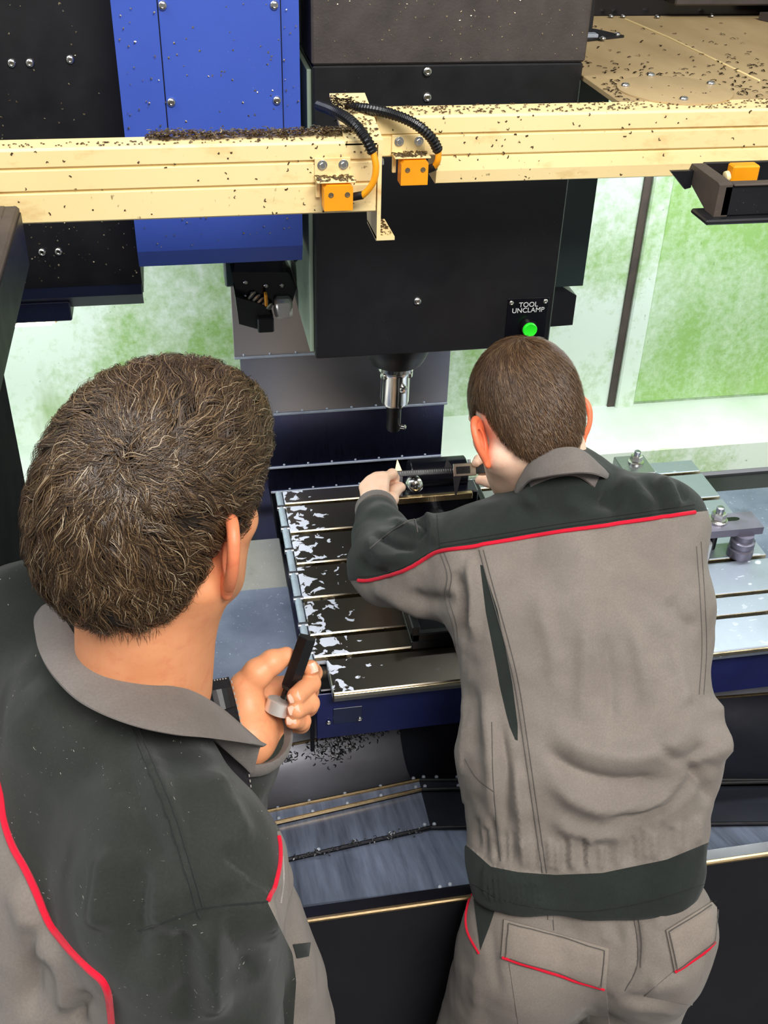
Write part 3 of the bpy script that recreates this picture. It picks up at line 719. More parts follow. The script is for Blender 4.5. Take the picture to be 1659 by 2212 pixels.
def surface(sdf, h, lo=None, hi=None):
    """surface nets: quads following sdf = 0"""
    if lo is None: lo, hi = sdf.bounds()
    lo = np.array(lo, f32); n = [int(math.ceil((hi[i]-lo[i])/h))+2 for i in range(3)]
    ax = [lo[i]+h*np.arange(n[i], dtype=f32) for i in range(3)]
    D = np.empty(n, f32); YZ = np.stack(np.meshgrid(ax[1], ax[2], indexing='ij'), -1).reshape(-1, 2)
    step = max(1, 400000//len(YZ))
    for i in range(0, n[0], step):
        xs = ax[0][i:i+step]
        P = np.empty((len(xs), len(YZ), 3), f32); P[:, :, 0] = xs[:, None]; P[:, :, 1:] = YZ
        D[i:i+step] = sdf(P.reshape(-1, 3)).reshape(len(xs), n[1], n[2])
    S = D < 0
    c = [S[i:n[0]-1+i, j:n[1]-1+j, k:n[2]-1+k] for i in (0, 1) for j in (0, 1) for k in (0, 1)]
    cnt = sum(x.astype(np.int8) for x in c); act = (cnt > 0) & (cnt < 8)
    I = np.argwhere(act); idx = -np.ones(act.shape, np.int64); idx[act] = np.arange(len(I))
    corner = [(i, j, k) for i in (0, 1) for j in (0, 1) for k in (0, 1)]
    val = np.stack([D[I[:, 0]+a, I[:, 1]+b, I[:, 2]+g] for a, b, g in corner], 1)
    acc = np.zeros((len(I), 3)); num = np.zeros(len(I))
    for p in range(8):
        for ax_ in (4, 2, 1):
            if not p & ax_:
                q = p | ax_; a, b = val[:, p], val[:, q]; mk = (a < 0) != (b < 0)
                t = np.where(mk, a/(a-b+1e-12*(a == b)), 0)
                pos = np.array(corner[p])+t[:, None]*(np.array(corner[q])-np.array(corner[p]))
                acc[mk] += pos[mk]; num[mk] += 1
    V = lo+h*(I+acc/num[:, None]); F = []
    for a in range(3):
        b, g = (a+1) % 3, (a+2) % 3
        sl0 = [slice(None)]*3; sl1 = [slice(None)]*3; sl0[a] = slice(0, n[a]-1); sl1[a] = slice(1, n[a])
        E = np.argwhere(S[tuple(sl0)] != S[tuple(sl1)])
        E = E[(E[:, b] > 0) & (E[:, g] > 0) & (E[:, b] < n[b]-1) & (E[:, g] < n[g]-1)]
        eb = np.zeros(3, int); eb[b] = 1; eg = np.zeros(3, int); eg[g] = 1
        q = np.stack([idx[tuple(x.T)] for x in (E-eb-eg, E-eg, E, E-eb)], 1)
        ins = S[tuple(E.T)]; q[~ins] = q[~ins][:, ::-1]; F.append(q)
    F = np.vstack(F); F = F[(F >= 0).all(1)]
    V = V.astype(f32)
    for _ in range(2):
        d = sdf(V); V = V-np.clip(d, -h, h)[:, None]*sdf.grad(V, h*.3)*.8
    return V.astype(float), F

def tris(F): F = np.asarray(F); return np.vstack([F[:, [0, 1, 2]], F[:, [0, 2, 3]]]) if F.shape[1] == 4 else F
def split(V, T, g):
    """cut triangles exactly along g = 0 -> V, T(g>0), T(g<0)"""
    V = list(map(tuple, V)); g = np.array(g, float); g[np.abs(g) < 1e-7] = 1e-7; pos = g > 0
    cp = pos[T].sum(1); A = T[cp == 3].tolist(); B = T[cp == 0].tolist(); cache = {}
    def mid(i, j):
        key = (min(i, j), max(i, j))
        if key not in cache:
            i, j = key; t = g[i]/(g[i]-g[j]); cache[key] = len(V)
            V.append(tuple(V[i][k]+t*(V[j][k]-V[i][k]) for k in range(3)))
        return cache[key]
    for t in T[(cp == 1) | (cp == 2)]:
        one = [k for k in range(3) if pos[t[k]] == (pos[t].sum() == 1)][0]
        a, b, c = int(t[one]), int(t[(one+1) % 3]), int(t[(one+2) % 3]); ab, ac = mid(a, b), mid(a, c)
        (A if pos[a] else B).append([a, ab, ac]); (B if pos[a] else A).extend([[ab, b, c], [ab, c, ac]])
    return np.array(V), np.array(A, int).reshape(-1, 3), np.array(B, int).reshape(-1, 3)
def sub_mesh(name, V, T, mat, parent, label=None, normals=None):
    u, inv = np.unique(T.ravel(), return_inverse=True)
    me = bpy.data.meshes.new(name); me.vertices.add(len(u)); me.vertices.foreach_set('co', V[u].astype(f32).ravel())
    k = T.shape[1]; me.loops.add(len(inv)); me.loops.foreach_set('vertex_index', inv.astype(np.int32))
    me.polygons.add(len(T)); me.polygons.foreach_set('loop_start', np.arange(0, len(inv), k, dtype=np.int32))
    me.polygons.foreach_set('use_smooth', np.ones(len(T), bool)); me.update(calc_edges=True); me.validate()
    me.materials.append(mat)
    if normals is not None: me.normals_split_custom_set_from_vertices([tuple(map(float, x)) for x in normals[u]])
    o = link(bpy.data.objects.new(name, me), parent)
    if label: o['label'] = label
    return o
def vnormals(V, T):
    N = np.zeros_like(V); t = T[:, :3]
    fn = np.cross(V[t[:, 1]]-V[t[:, 0]], V[t[:, 2]]-V[t[:, 0]])
    for k in range(3): np.add.at(N, t[:, k], fn)
    return N/(np.linalg.norm(N, axis=1, keepdims=True)+1e-12)
def pline(pts):
    P = np.array(pts, float); return lambda x: np.interp(x, P[:, 0], P[:, 1])
def seg_dist(Q, pts):
    """distance of 2-D points to a polyline, and the position along it 0..1"""
    best = np.full(len(Q), 1e9); par = np.zeros(len(Q)); side = np.zeros(len(Q)); P = np.array(pts, float); n = len(P)-1
    for i in range(n):
        a, b = P[i], P[i+1]; ba = b-a; t = np.clip(((Q-a)@ba)/(ba@ba), 0, 1); r = Q-a-t[:, None]*ba
        d = np.hypot(r[:, 0], r[:, 1]); m_ = d < best
        best[m_] = d[m_]; par[m_] = (i+t[m_])/n; side[m_] = np.sign(ba[0]*r[m_, 1]-ba[1]*r[m_, 0])
    return best, par, side
def folds(V, N, T, lst, extra=None):
    """cloth folds: (pixel polyline seen in the photo, width px, height m) sculpted on the side facing the camera"""
    q = project(V); facing = np.clip(-((V-CAM_POS)*N).sum(1)/np.linalg.norm(V-CAM_POS, axis=1)*3, 0, 1)
    D = np.zeros(len(V))
    for pts, w, a in lst:
        if len(pts) > 2: pts = smooth_path(np.c_[np.array(pts, float), np.zeros(len(pts))], 5)[:, :2]
        d, t, s = seg_dist(q[:, :2], pts)
        D += a*np.exp(-(d/w)**2)*np.clip(np.minimum(t, 1-t)*5, .0, 1)
    D *= facing
    if extra is not None: D += extra(V, q)
    return V+N*D[:, None]
def vnoise(P, s, seed=0):
    """smooth value noise, vectorised"""
    Q = np.asarray(P, float)*s+seed*17.3; i = np.floor(Q).astype(np.int64); u = Q-i; u = u*u*(3-2*u)
    def h(a, b, c):
        n = (a*374761393+b*668265263+c*2147483647+seed*974711) & 0x7fffffff
        n = ((n ^ (n >> 13))*1274126177) & 0x7fffffff; return ((n ^ (n >> 16)) & 0xffff)/65535.
    r = 0
    for a in (0, 1):
        for b in (0, 1):
            for c in (0, 1):
                w = (u[:, 0] if a else 1-u[:, 0])*(u[:, 1] if b else 1-u[:, 1])*(u[:, 2] if c else 1-u[:, 2])
                r = r+w*h(i[:, 0]+a, i[:, 1]+b, i[:, 2]+c)
    return r-.5
class Cast:
    def __init__(s, V, T): s.b = BVHTree.FromPolygons([tuple(v) for v in V], [tuple(int(i) for i in t) for t in T]); s.c = Vector(CAM_POS)
    def __call__(s, px, py, lift=0.0):
        r = Vector(np.array([(px-829.5)/FPX, (py-1106)/FPX, 1.0])@CM).normalized()
        h = s.b.ray_cast(s.c, r)
        if h[0] is None:
            hh = s.b.find_nearest(s.c+r*1.5); h = hh
            best = None
            for d in np.linspace(.6, 2.1, 60):
                k = s.b.find_nearest(s.c+r*float(d))
                if best is None or k[3] < best[3]: best = k
            h = best
        n = h[1]
        if n.dot(r) > 0: n = -n
        return np.array(h[0]+n*lift), np.array(n)
def on_surface(cast, pts, n=6, lift=0.0):
    P = smooth_path(np.c_[np.array(pts, float), np.zeros(len(pts))], n)[:, :2]
    return [cast(a, b, lift)[0] for a, b in P]
def patch(cast, quad, nu, nv, thick, lift=.0005):
    """a cloth patch sewn on: bilinear pixel quad (top-left, top-right, bottom-right, bottom-left) laid on the surface"""
    q = np.array(quad, float); V = []; F = []
    for j in range(nv+1):
        for i in range(nu+1):
            u, v = i/nu, j/nv; p = (q[0]*(1-u)+q[1]*u)*(1-v)+(q[3]*(1-u)+q[2]*u)*v
            a, n = cast(*p); V.append((a, n))
    P = np.array([v[0] for v in V]); Nn = np.array([v[1] for v in V]); w = nu+1
    Nn = Nn.reshape(nv+1, nu+1, 3); K = Nn.copy()
    for _ in range(3):
        K = np.pad(K, ((1, 1), (1, 1), (0, 0)), 'edge'); K = (K[:-2, 1:-1]+K[2:, 1:-1]+K[1:-1, :-2]+K[1:-1, 2:]+K[1:-1, 1:-1])/5
    K = (K/np.linalg.norm(K, axis=2, keepdims=True)).reshape(-1, 3)
    edge = np.array([1 if 0 < (k % w) < nu and 0 < (k//w) < nv else .55 for k in range(len(P))])
    top = P+K*(lift+thick*edge)[:, None]; bot = P-K*.004; n = len(P); VV = np.vstack([top, bot])
    for j in range(nv):
        for i in range(nu):
            a = j*w+i; F.append([a, a+1, a+w+1, a+w]); F.append([n+a, n+a+w, n+a+w+1, n+a+1])
    for i in range(nu): F += [[i+1, i, n+i, n+i+1], [nv*w+i, nv*w+i+1, n+nv*w+i+1, n+nv*w+i]]
    for j in range(nv): F += [[j*w, (j+1)*w, n+(j+1)*w, n+j*w], [(j+1)*w+nu, j*w+nu, n+j*w+nu, n+(j+1)*w+nu]]
    mb = MB(); mb.add(VV, F); return mb

# ---------------------------------------------------------------- cloth, skin and hair materials
def m_cloth(name, c1, c2, rough=.85, lint=0.0, sc=900):
    t = NT(name); co = t.coord()
    f = t.ramp(t.noise(co, 9, 5, .6), [(.3, 0.0), (.7, 1.0)])
    col = t.mix(f, srgb(*c1), srgb(*c2))
    fine = t.noise(co, 420, 2)
    col = t.mix(t.ramp(fine, [(.35, .22), (.65, 0.0)]), col, srgb(*[v*.72 for v in c1]))
    if lint:
        v = t.noise(t.coord((1, 1, 3)), 230, 2, .4, .8)
        k = t.math('MULTIPLY', t.ramp(v, [(.735, 0.0), (.765, 1.0)]), t.ramp(t.noise(co, 14, 2), [(.45, 0.0), (.62, lint)]))
        col = t.mix(k, col, srgb(200, 195, 180))
    w = t.n('TexWave'); w.inputs['Scale'].default_value = sc; w.inputs['Distortion'].default_value = 1.2; w.inputs['Detail'].default_value = 1
    mp = t.coord((1, 1, 1), (.6, .5, .8)); t.l(mp, w.inputs['Vector'])
    t.bump(t.math('ADD', t.math('MULTIPLY', w.outputs['Fac'], .35), t.noise(co, 150, 4)), .3, .0012)
    t.b.inputs['Sheen Weight'].default_value = .12; t.b.inputs['Sheen Roughness'].default_value = .5
    t.b.inputs['Specular IOR Level'].default_value = .1
    return t.set(col, rough, 0)
M['cloth_dark'] = m_cloth('dark_green_grey_twill', (37, 42, 39), (47, 52, 48), lint=0.0)
M['cloth_dark_lint'] = m_cloth('dark_twill_with_lint', (39, 42, 38), (50, 53, 48), lint=1.0)
M['cloth_grey'] = m_cloth('grey_twill', (124, 115, 107), (140, 131, 122))
M['cloth_flap'] = m_cloth('warm_grey_flap_twill', (134, 124, 114), (150, 139, 128))
M['cloth_grey_cool'] = m_cloth('cool_grey_twill', (112, 116, 120), (130, 133, 136))
M['cloth_collar'] = m_cloth('grey_collar_twill', (112, 104, 98), (128, 122, 117))
M['piping_red'] = m_cloth('red_piping_cord', (222, 26, 54), (206, 18, 46), .6)
M['stitch'] = m_cloth('grey_stitching', (82, 78, 74), (98, 94, 90))
M['stitch_dark'] = m_cloth('dark_stitching', (28, 32, 30), (36, 40, 38))
M['stitch_pale'] = m_cloth('pale_stitching', (170, 165, 160), (150, 146, 140))
M['lining'] = m_cloth('black_lining', (26, 25, 27), (34, 33, 36))
def m_skin(name, a, b, red):
    t = NT(name); co = t.coord()
    f = t.ramp(t.noise(co, 22, 5, .6), [(.32, 0.0), (.68, 1.0)])
    col = t.mix(f, srgb(*a), srgb(*b))
    r = t.ramp(t.noise(co, 60, 4, .6), [(.52, 0.0), (.75, .35)])
    col = t.mix(r, col, srgb(*red))
    t.bump(t.noise(co, 340, 4), .18, .0009)
    t.b.inputs['Subsurface Weight'].default_value = .22; t.b.inputs['Subsurface Radius'].default_value = (.012, .004, .002); t.b.inputs['Subsurface Scale'].default_value = .6
    return t.set(col, .48, 0)
M['skin_man'] = m_skin('tanned_skin', (224, 150, 104), (236, 164, 118), (206, 104, 72))
M['skin_boy'] = m_skin('fair_skin', (240, 196, 166), (244, 206, 180), (228, 150, 122))
M['ear_man'] = m_skin('reddish_ear_skin', (226, 130, 88), (234, 142, 100), (206, 92, 62))
M['ear_boy'] = m_skin('backlit_glow_ear_skin', (240, 120, 78), (244, 134, 92), (226, 84, 50))  # red glow of a backlit ear painted into the skin colour
M['nail'] = m_skin('finger_nail', (246, 190, 164), (250, 204, 182), (240, 170, 150)); M['nail'].node_tree.nodes['Principled BSDF'].inputs['Roughness'].default_value = .25
def m_hair(name, stops, rough=.38):
    t = NT(name); g = t.n('NewGeometry')
    col = t.ramp(g.outputs['Random Per Island'], [(p, srgb(*c)) for p, c in stops])
    t.b.inputs['Specular IOR Level'].default_value = .55; t.b.inputs['Anisotropic'].default_value = .6
    return t.set(col, rough, 0)
M['hair_man'] = m_hair('wavy_brown_greying_hair', [(0, (40, 28, 18)), (.45, (66, 48, 31)), (.75, (92, 70, 46)), (.93, (134, 108, 76)), (1, (176, 160, 134))])
M['hair_man_base'] = m_cloth('dark_hair_base', (30, 22, 15), (40, 30, 21), .7)
M['hair_boy'] = m_hair('short_brown_hair', [(0, (56, 38, 24)), (.5, (84, 60, 38)), (.85, (112, 84, 56)), (1, (146, 118, 88))])
M['hair_boy_base'] = m_cloth('short_hair_base', (84, 62, 42), (102, 78, 56), .7)
M['eye'] = painted('eye_white', (236, 232, 226), (228, 222, 216), .15, 30)

def ribbons(name, paths, width, nrm_, mat, parent):
    """hair strands: paths (S, K, 3) as thin two-sided ribbons with a slight roof so they have body; ONE mesh"""
    S, K, _ = paths.shape
    tan = np.gradient(paths, axis=1); side = np.cross(tan, nrm_); side /= np.linalg.norm(side, axis=2, keepdims=True)+1e-9
    tp = np.linspace(1, .25, K)[None, :, None]*np.asarray(width).reshape(-1, 1, 1)
    up = np.cross(side, tan); up /= np.linalg.norm(up, axis=2, keepdims=True)+1e-9
    A, B, C_ = paths-side*tp/2, paths+up*tp*.35, paths+side*tp/2
    V = np.stack([A, B, C_], 2).reshape(-1, 3)
    k = np.arange(K-1); s = np.arange(S)
    base = (s[:, None]*K+k[None])*3
    Q = np.concatenate([np.stack([base+j, base+j+1, base+3+j+1, base+3+j], -1).reshape(-1, 4) for j in (0, 1)])
    return sub_mesh(name, V, Q, mat, parent)

# ---------------------------------------------------------------- anatomy shared by both people
def axes_from(F, tilt_right=0.0, up=(0, 0, 1)):
    F = nrm(F); R = nrm(np.cross(F, up)); U = np.cross(R, F)
    c, s = math.cos(tilt_right), math.sin(tilt_right)
    return c*R-s*U, F, s*R+c*U
def head_sdf(C, R, F, U, s=1.0, neck_to=None, neck_r=.056):
    X = np.array([R, F, U]); C = np.array(C)
    L = lambda x, y, z: C+(np.array([x, y, z])*s)@X
    S = SDF()
    S.add(sd_ell(L(0, -.014, .028), np.array([.074, .096, .09])*s, X))
    S.add(sd_ell(L(0, .036, -.04), np.array([.059, .06, .082])*s, X), .03)
    for e in (-1, 1):
        S.add(sd_cap(L(e*.056, .005, -.055), L(e*.018, .075, -.108), .02*s, .018*s), .02)
        S.add(sd_cap(L(e*.046, .055, -.02), L(e*.038, .072, -.028), .015*s, .013*s), .015)
        S.add(sd_cap(L(e*.04, .082, .02), L(e*.015, .09, .018), .009*s, .010*s), .012)
    S.add(sd_ell(L(0, .08, -.108), np.array([.022, .02, .018])*s, X), .015)
    for e in (-1, 1): S.sub(sd_ell(L(e*.032, .104, -.003), np.array([.017, .014, .011])*s, X), .01)
    S.add(sd_cap(L(0, .092, .005), L(0, .113, -.034), .008*s, .011*s), .012)
    for e in (-1, 1): S.add(sd_ell(L(e*.012, .101, -.04), np.array([.008, .01, .007])*s, X), .006)
    S.add(sd_cap(L(-.018, .092, -.068), L(.018, .092, -.068), .0055*s), .006)
    S.add(sd_cap(L(-.016, .092, -.079), L(.016, .092, -.079), .0062*s), .006)
    S.sub(sd_cap(L(-.02, .102, -.0735), L(.02, .102, -.0735), .003*s), .003)
    if neck_to is not None:
        S.add(sd_cap(L(0, -.028, -.05), neck_to, neck_r*.96, neck_r*1.06), .03)
        for e in (-1, 1): S.add(sd_cap(L(e*.058, -.02, -.05), np.array(neck_to)+np.array(R)*e*.02+np.array(F)*.035, .016, .018), .025)
    return S, L, X
def ear_sdf(L, X, e, s, flare=.35, dz=-.012):
    """one ear in head space, e = -1 left / +1 right: plate, helix rim, lobe, concha hollow"""
    R = X[0]*e; F, U = X[1], X[2]
    out = nrm(R*math.cos(flare)-F*math.sin(flare)*1.0); bk = nrm(-F*math.cos(flare)-R*math.sin(flare)*-1.0)
    bk = nrm(-F*math.cos(flare)+R*math.sin(flare)); thin = nrm(np.cross(bk, U)); ctr = L(e*.073, -.004, dz)
    P = lambda b, u: ctr+(bk*b+U*u)*s
    S = SDF()
    S.add(sd_ell(P(.012, .006), np.array([.005, .019, .028])*s, np.array([thin, bk, U])), .004)
    arc = [P(.0, .022), P(.006, .033), P(.017, .036), P(.027, .029), P(.031, .016), P(.029, .002), P(.024, -.010), P(.016, -.022)]
    arc = smooth_path(arc, 3)
    for a, b in zip(arc[:-1], arc[1:]): S.add(sd_cap(a+out*.003, b+out*.003, .0042*s), .003)
    S.add(sd_ell(P(.010, -.026), np.array([.0055, .010, .012])*s, np.array([thin, bk, U])), .005)
    S.sub(sd_ell(P(.012, .004)+out*.008*s, np.array([.007, .010, .017])*s, np.array([thin, bk, U])), .003)
    return S
def finger(S, pts, r0, r1, k=.003):
    """a finger: joint points from knuckle to tip with slightly thicker joints"""
    n = len(pts)-1
    for i in range(n):
        a, b = r0+(r1-r0)*i/n, r0+(r1-r0)*(i+1)/n
        S.add(sd_cap(pts[i], pts[i+1], a, b), k if i else .006)
        if i: S.add(sd_ell(pts[i], np.full(3, a*1.06)), .003)
def nail(p, d, n, w, parent, mat):
    """finger nail: little curved plate at p, finger direction d, facing n"""
    d = nrm(d); n = nrm(np.array(n)-d*np.dot(n, d)); s = np.cross(d, n); V = []; F = []
    for j in range(5):
        for i in range(7):
            u = (i-3)/3; v = (j-2)/2; ww = w*(1-.15*max(0, v)**2-.1*max(0, -v)**2)
            V.append(np.array(p)+s*u*ww+d*v*w*1.15-n*(u*u*w*.35+max(0, v)*.0003))
    for j in range(4):
        for i in range(6): a = j*7+i; F.append([a, a+1, a+8, a+7])
    o = MB().slab([], [], (0, 0, 0)) if False else MB().add(V, F)
    return o.build('nail', mat, parent, True)
def leaf_collar(Tp, Bp, ctr, axis, mat, parent, n=8):
    """fold-over collar: stand inside, rolled fold along Tp, outer leaf ending along Bp"""
    T_, B_ = smooth_path([at(a, b, d=c) for a, b, c in Tp], n), smooth_path([at(a, b, d=c) for a, b, c in Bp], n); ax = nrm(axis); V = []; F = []
    for a, b in zip(T_, B_):
        o = (a+b)/2-np.array(ctr); o = o-ax*np.dot(o, ax); o = nrm(o); e = b-a
        nn_ = nrm(o+ax*.35); nn_ = nrm(nn_-e*np.dot(nn_, e)/max(np.dot(e, e), 1e-9))
        row = [a-ax*.038-o*.003, a-ax*.004-o*.0035, a+ax*.002-o*.002, a+ax*.003+o*.0015, a+e*.2+nn_*.005, a+e*.55+nn_*.006, a+e*.88+nn_*.004, b+nn_*.0022, b-nn_*.0005, a+e*.6+nn_*.002, a+e*.15+nn_*.0015, a-ax*.006+o*.0005, a-ax*.036]
        V += row
    m_ = len(row)
    for i in range(len(T_)-1):
        for j in range(m_): F.append([i*m_+j, i*m_+(j+1) % m_, (i+1)*m_+(j+1) % m_, (i+1)*m_+j])
    F += [list(range(m_))[::-1], [(len(T_)-1)*m_+j for j in range(m_)]]
    return MB().add(V, F).build('collar', mat, parent, True, 'grey fold-over collar')
def join_meshes(parts):
    V = []; F = []; n = 0
    for v, f in parts: V.append(v); F.append(tris(f)+n); n += len(v)
    return np.vstack(V), np.vstack(F)
# ================================================================ the young worker (seen from behind, bent over the table)
A3 = lambda x, y, d: at(x, y, d=d)
boy = thing('person', (.47, .86, 0), 'young person with short brown hair in grey jacket bending over the table with a caliper', 'person')
hcB = A3(1130, 903, 1.595)
az, pit = math.radians(-13), math.radians(36)
Fb = np.array([math.sin(az)*math.cos(pit), math.cos(az)*math.cos(pit), -math.sin(pit)])
Rb, Fb, Ub = axes_from(Fb, math.radians(-1))
neckB = A3(1216, 1050, 1.63)
HS, LB, XB = head_sdf(hcB, Rb, Fb, Ub, .985, neckB, .052)
headV, headF = surface(HS, .0028)
earsB = []
for e in (-1, 1):
    v, f = surface(ear_sdf(LB, XB, e, 1.0, .8, -.024), .0016); earsB.append((v, f))
# joints
hemL, hemR = A3(1135, 1905, 1.585), A3(1392, 1880, 1.565)
waistL, waistR = A3(1132, 1640, 1.57), A3(1405, 1612, 1.55)
chestL, chestR = A3(1118, 1350, 1.59), A3(1402, 1310, 1.57)
shL, shR = A3(1055, 1225, 1.615), A3(1408, 1145, 1.585)
elL, elR = A3(836, 1228, 1.73), A3(1390, 1115, 1.84)
wrL, wrR = A3(815, 1112, 1.905), A3(1120, 1028, 1.955)
hipL, hipR = A3(1122, 2030, 1.60), A3(1412, 1995, 1.575)
# hands
def boy_left_hand():
    S = SDF()
    K = [A3(828, 1033, 1.945), A3(814, 1034, 1.952), A3(801, 1041, 1.957), A3(789, 1053, 1.960)]
    for i, k in enumerate(K):
        S.add(sd_cap(A3(812+8*(1-i/1.5), 1112, 1.908), k, .0150, .0115), .012 if i else 0)
    S.add(sd_cap(A3(814, 1150, 1.88), A3(815, 1108, 1.908), .024, .025), .02)
    finger(S, [K[0], A3(847, 1024, 1.965), A3(853, 1033, 1.985), A3(848, 1044, 1.992)], .0098, .0080)
    finger(S, [K[1], A3(840, 1036, 1.985), A3(849, 1048, 1.995), A3(858, 1056, 1.99)], .0100, .0082)
    finger(S, [K[2], A3(835, 1047, 2.0), A3(856, 1054, 1.992), A3(867, 1053, 1.975)], .0095, .0078)
    finger(S, [K[3], A3(812, 1058, 2.0), A3(832, 1064, 2.005), A3(846, 1066, 1.995)], .0085, .0070)
    finger(S, [A3(836, 1098, 1.912), A3(846, 1078, 1.945), A3(852, 1062, 1.968), A3(860, 1052, 1.975)], .0125, .0088, .008)
    return S
def boy_right_hand():
    S = SDF()
    w = A3(1120, 1028, 1.955)
    K = [A3(1072, 998, 1.985), A3(1076, 1008, 2.0), A3(1082, 1020, 2.01), A3(1088, 1032, 2.015)]
    for i, k in enumerate(K): S.add(sd_cap(w, k, .016, .0115), .012 if i else 0)
    S.add(sd_cap(A3(1160, 1036, 1.945), w, .022, .024), .015)
    finger(S, [K[0], A3(1048, 990, 1.985), A3(1034, 993, 1.975), A3(1028, 1000, 1.97)], .0095, .0078)
    finger(S, [K[1], A3(1052, 1000, 2.01), A3(1040, 1010, 2.0), A3(1038, 1018, 1.99)], .0098, .008)
    finger(S, [K[2], A3(1060, 1014, 2.02), A3(1052, 1026, 2.005), A3(1056, 1032, 1.99)], .0092, .0078)
    finger(S, [K[3], A3(1070, 1028, 2.025), A3(1066, 1038, 2.01), A3(1070, 1042, 1.995)], .0085, .007)
    finger(S, [A3(1104, 1040, 1.95), A3(1078, 1046, 1.955), A3(1056, 1040, 1.962), A3(1036, 1037, 1.967)], .012, .0085, .008)
    return S
lh = surface(boy_left_hand(), .0018); rh = surface(boy_right_hand(), .0018)
def local_cut(S, p, n, R, k=.004):
    p = np.array(p, f32); n = np.array(nrm(n), f32)
    S.ops.append(('-', lambda P: np.maximum(-((P-p)@n), np.linalg.norm(P-p-n*f32(R*.8), axis=1)-R), k))
def torso(S, cols, k):
    for a, b, r0, r1 in cols: S.add(sd_cap(a, b, r0, r1), k)
    return S
mid = lambda a, b, t=.5: np.array(a)*(1-t)+np.array(b)*t
footL, footR = np.array([.36, .80, .09]), np.array([.60, .79, .09])
kneeL, kneeR = np.array([.355, .875, .47]), np.array([.60, .865, .47])
BS = SDF()
torso(BS, [(hipL, chestL, .06, .06), (hipR, chestR, .06, .06), (mid(hipL, hipR), mid(chestL, chestR), .07, .075), (shL, shR, .05, .05), (mid(shL, shR), neckB, .06, .05),
           (shL, elL, .045, .036), (elL, wrL, .036, .023), (shR, elR, .045, .036), (elR, wrR, .036, .023),
           (hipL, kneeL, .07, .05), (kneeL, footL, .048, .034), (hipR, kneeR, .07, .05), (kneeR, footR, .048, .034),
           (footL, footL+[-.02, .1, -.05], .032, .03), (footR, footR+[.02, .1, -.05], .032, .03)], .03)
bV, bF = join_meshes([(headV, headF), surface(BS, .01), lh, rh])
sub_mesh('body', bV, bF, M['skin_boy'], boy)
for (v, f), e in zip(earsB, (-1, 1)): sub_mesh('ear', v, f, M['ear_boy'], boy, 'ear with a backlit red glow in its colour')
for e in (-1, 1): MB().lathe(LB(e*.032, .090, -.003), XB[1], [(.002, .0115), (.007, .0095), (.0105, .005), (.0118, 0), (.0105, -.005), (.005, -.011)][::-1], 16).build('eye', M['eye'], boy, True)

# ---- jacket
CF = CM[2]
JS = SDF()
torso(JS, [(hemL, waistL, .083, .089), (hemR, waistR, .084, .088), (mid(hemL, hemR), mid(waistL, waistR), .089, .094),
           (waistL, chestL, .089, .084), (waistR, chestR, .088, .080), (mid(waistL, waistR), mid(chestL, chestR), .097, .092)], .045)
torso(JS, [(chestL, shL, .084, .084), (chestR, shR, .080, .068), (mid(chestL, chestR), mid(shL, shR), .092, .088), (mid(shL, shR, .55), neckB, .084, .064)], .045)
JS.add(sd_ell(A3(1216, 1048, 1.565), [.058, .05, .05]), .03)
JS.add(sd_cap(shL, mid(shL, neckB, .7)+CF*.015, .074, .054), .04); JS.add(sd_cap(shR, mid(shR, neckB, .7)+CF*.015, .066, .054), .04)
JS.add(sd_cap(shL, mid(shL, elL, .5), .086, .074), .035); JS.add(sd_cap(mid(shL, elL, .5), elL, .074, .060), .035)
JS.add(sd_cap(elL, mid(elL, wrL, .6), .058, .046), .02); JS.add(sd_cap(mid(elL, wrL, .6), wrL, .046, .037), .02)
JS.add(sd_cap(shR, elR, .069, .056), .035); JS.add(sd_cap(elR, wrR, .052, .036), .02)
spine = nrm(mid(chestL, chestR)-mid(hemL, hemR))
JS.cut(mid(hemL, hemR)-spine*.032, -spine, .006)
local_cut(JS, wrL, wrL-elL, .07); local_cut(JS, wrR, wrR-elR, .07)
jlo, jhi = JS.bounds(.012)
jV, jF = surface(JS, .0048, jlo, jhi); jT = tris(jF)
jN = JS.grad(jV, .003).astype(float)
yoke_y = pline([(700, 1256), (775, 1254), (830, 1247), (890, 1224), (950, 1191), (1090, 1169), (1230, 1146), (1370, 1126), (1505, 1106), (1600, 1095)])
hem_y = pline([(990, 1812), (1015, 1832), (1060, 1872), (1120, 1884), (1200, 1890), (1300, 1886), (1440, 1857), (1530, 1820), (1560, 1800)])
panel_edge = [(1035, 1188), (1060, 1280), (1088, 1380), (1112, 1480), (1132, 1610), (1152, 1750), (1172, 1886)]
L_ = []
def F_(w, a, *pts): L_.append((pts, w, a))
F_(24, .006, (1325, 1045), (1375, 1062), (1405, 1100)); F_(14, -.006, (1385, 1040), (1418, 1075), (1440, 1118)); F_(14, .006, (1420, 1036), (1450, 1070), (1462, 1108)); F_(10, -.004, (1460, 1050), (1485, 1085))
F_(26, .005, (1215, 1075), (1265, 1110), (1330, 1125)); F_(22, -.004, (1290, 1075), (1340, 1105)); F_(26, .004, (1080, 1110), (1130, 1085), (1160, 1070))
F_(16, .006, (790, 1170), (835, 1205), (890, 1205)); F_(10, -.006, (800, 1145), (850, 1180), (905, 1185)); F_(12, .006, (835, 1128), (880, 1140), (925, 1165)); F_(9, -.006, (890, 1112), (915, 1140), (905, 1172)); F_(12, .005, (915, 1105), (940, 1140), (945, 1180)); F_(12, -.005, (775, 1200), (800, 1232), (850, 1238))
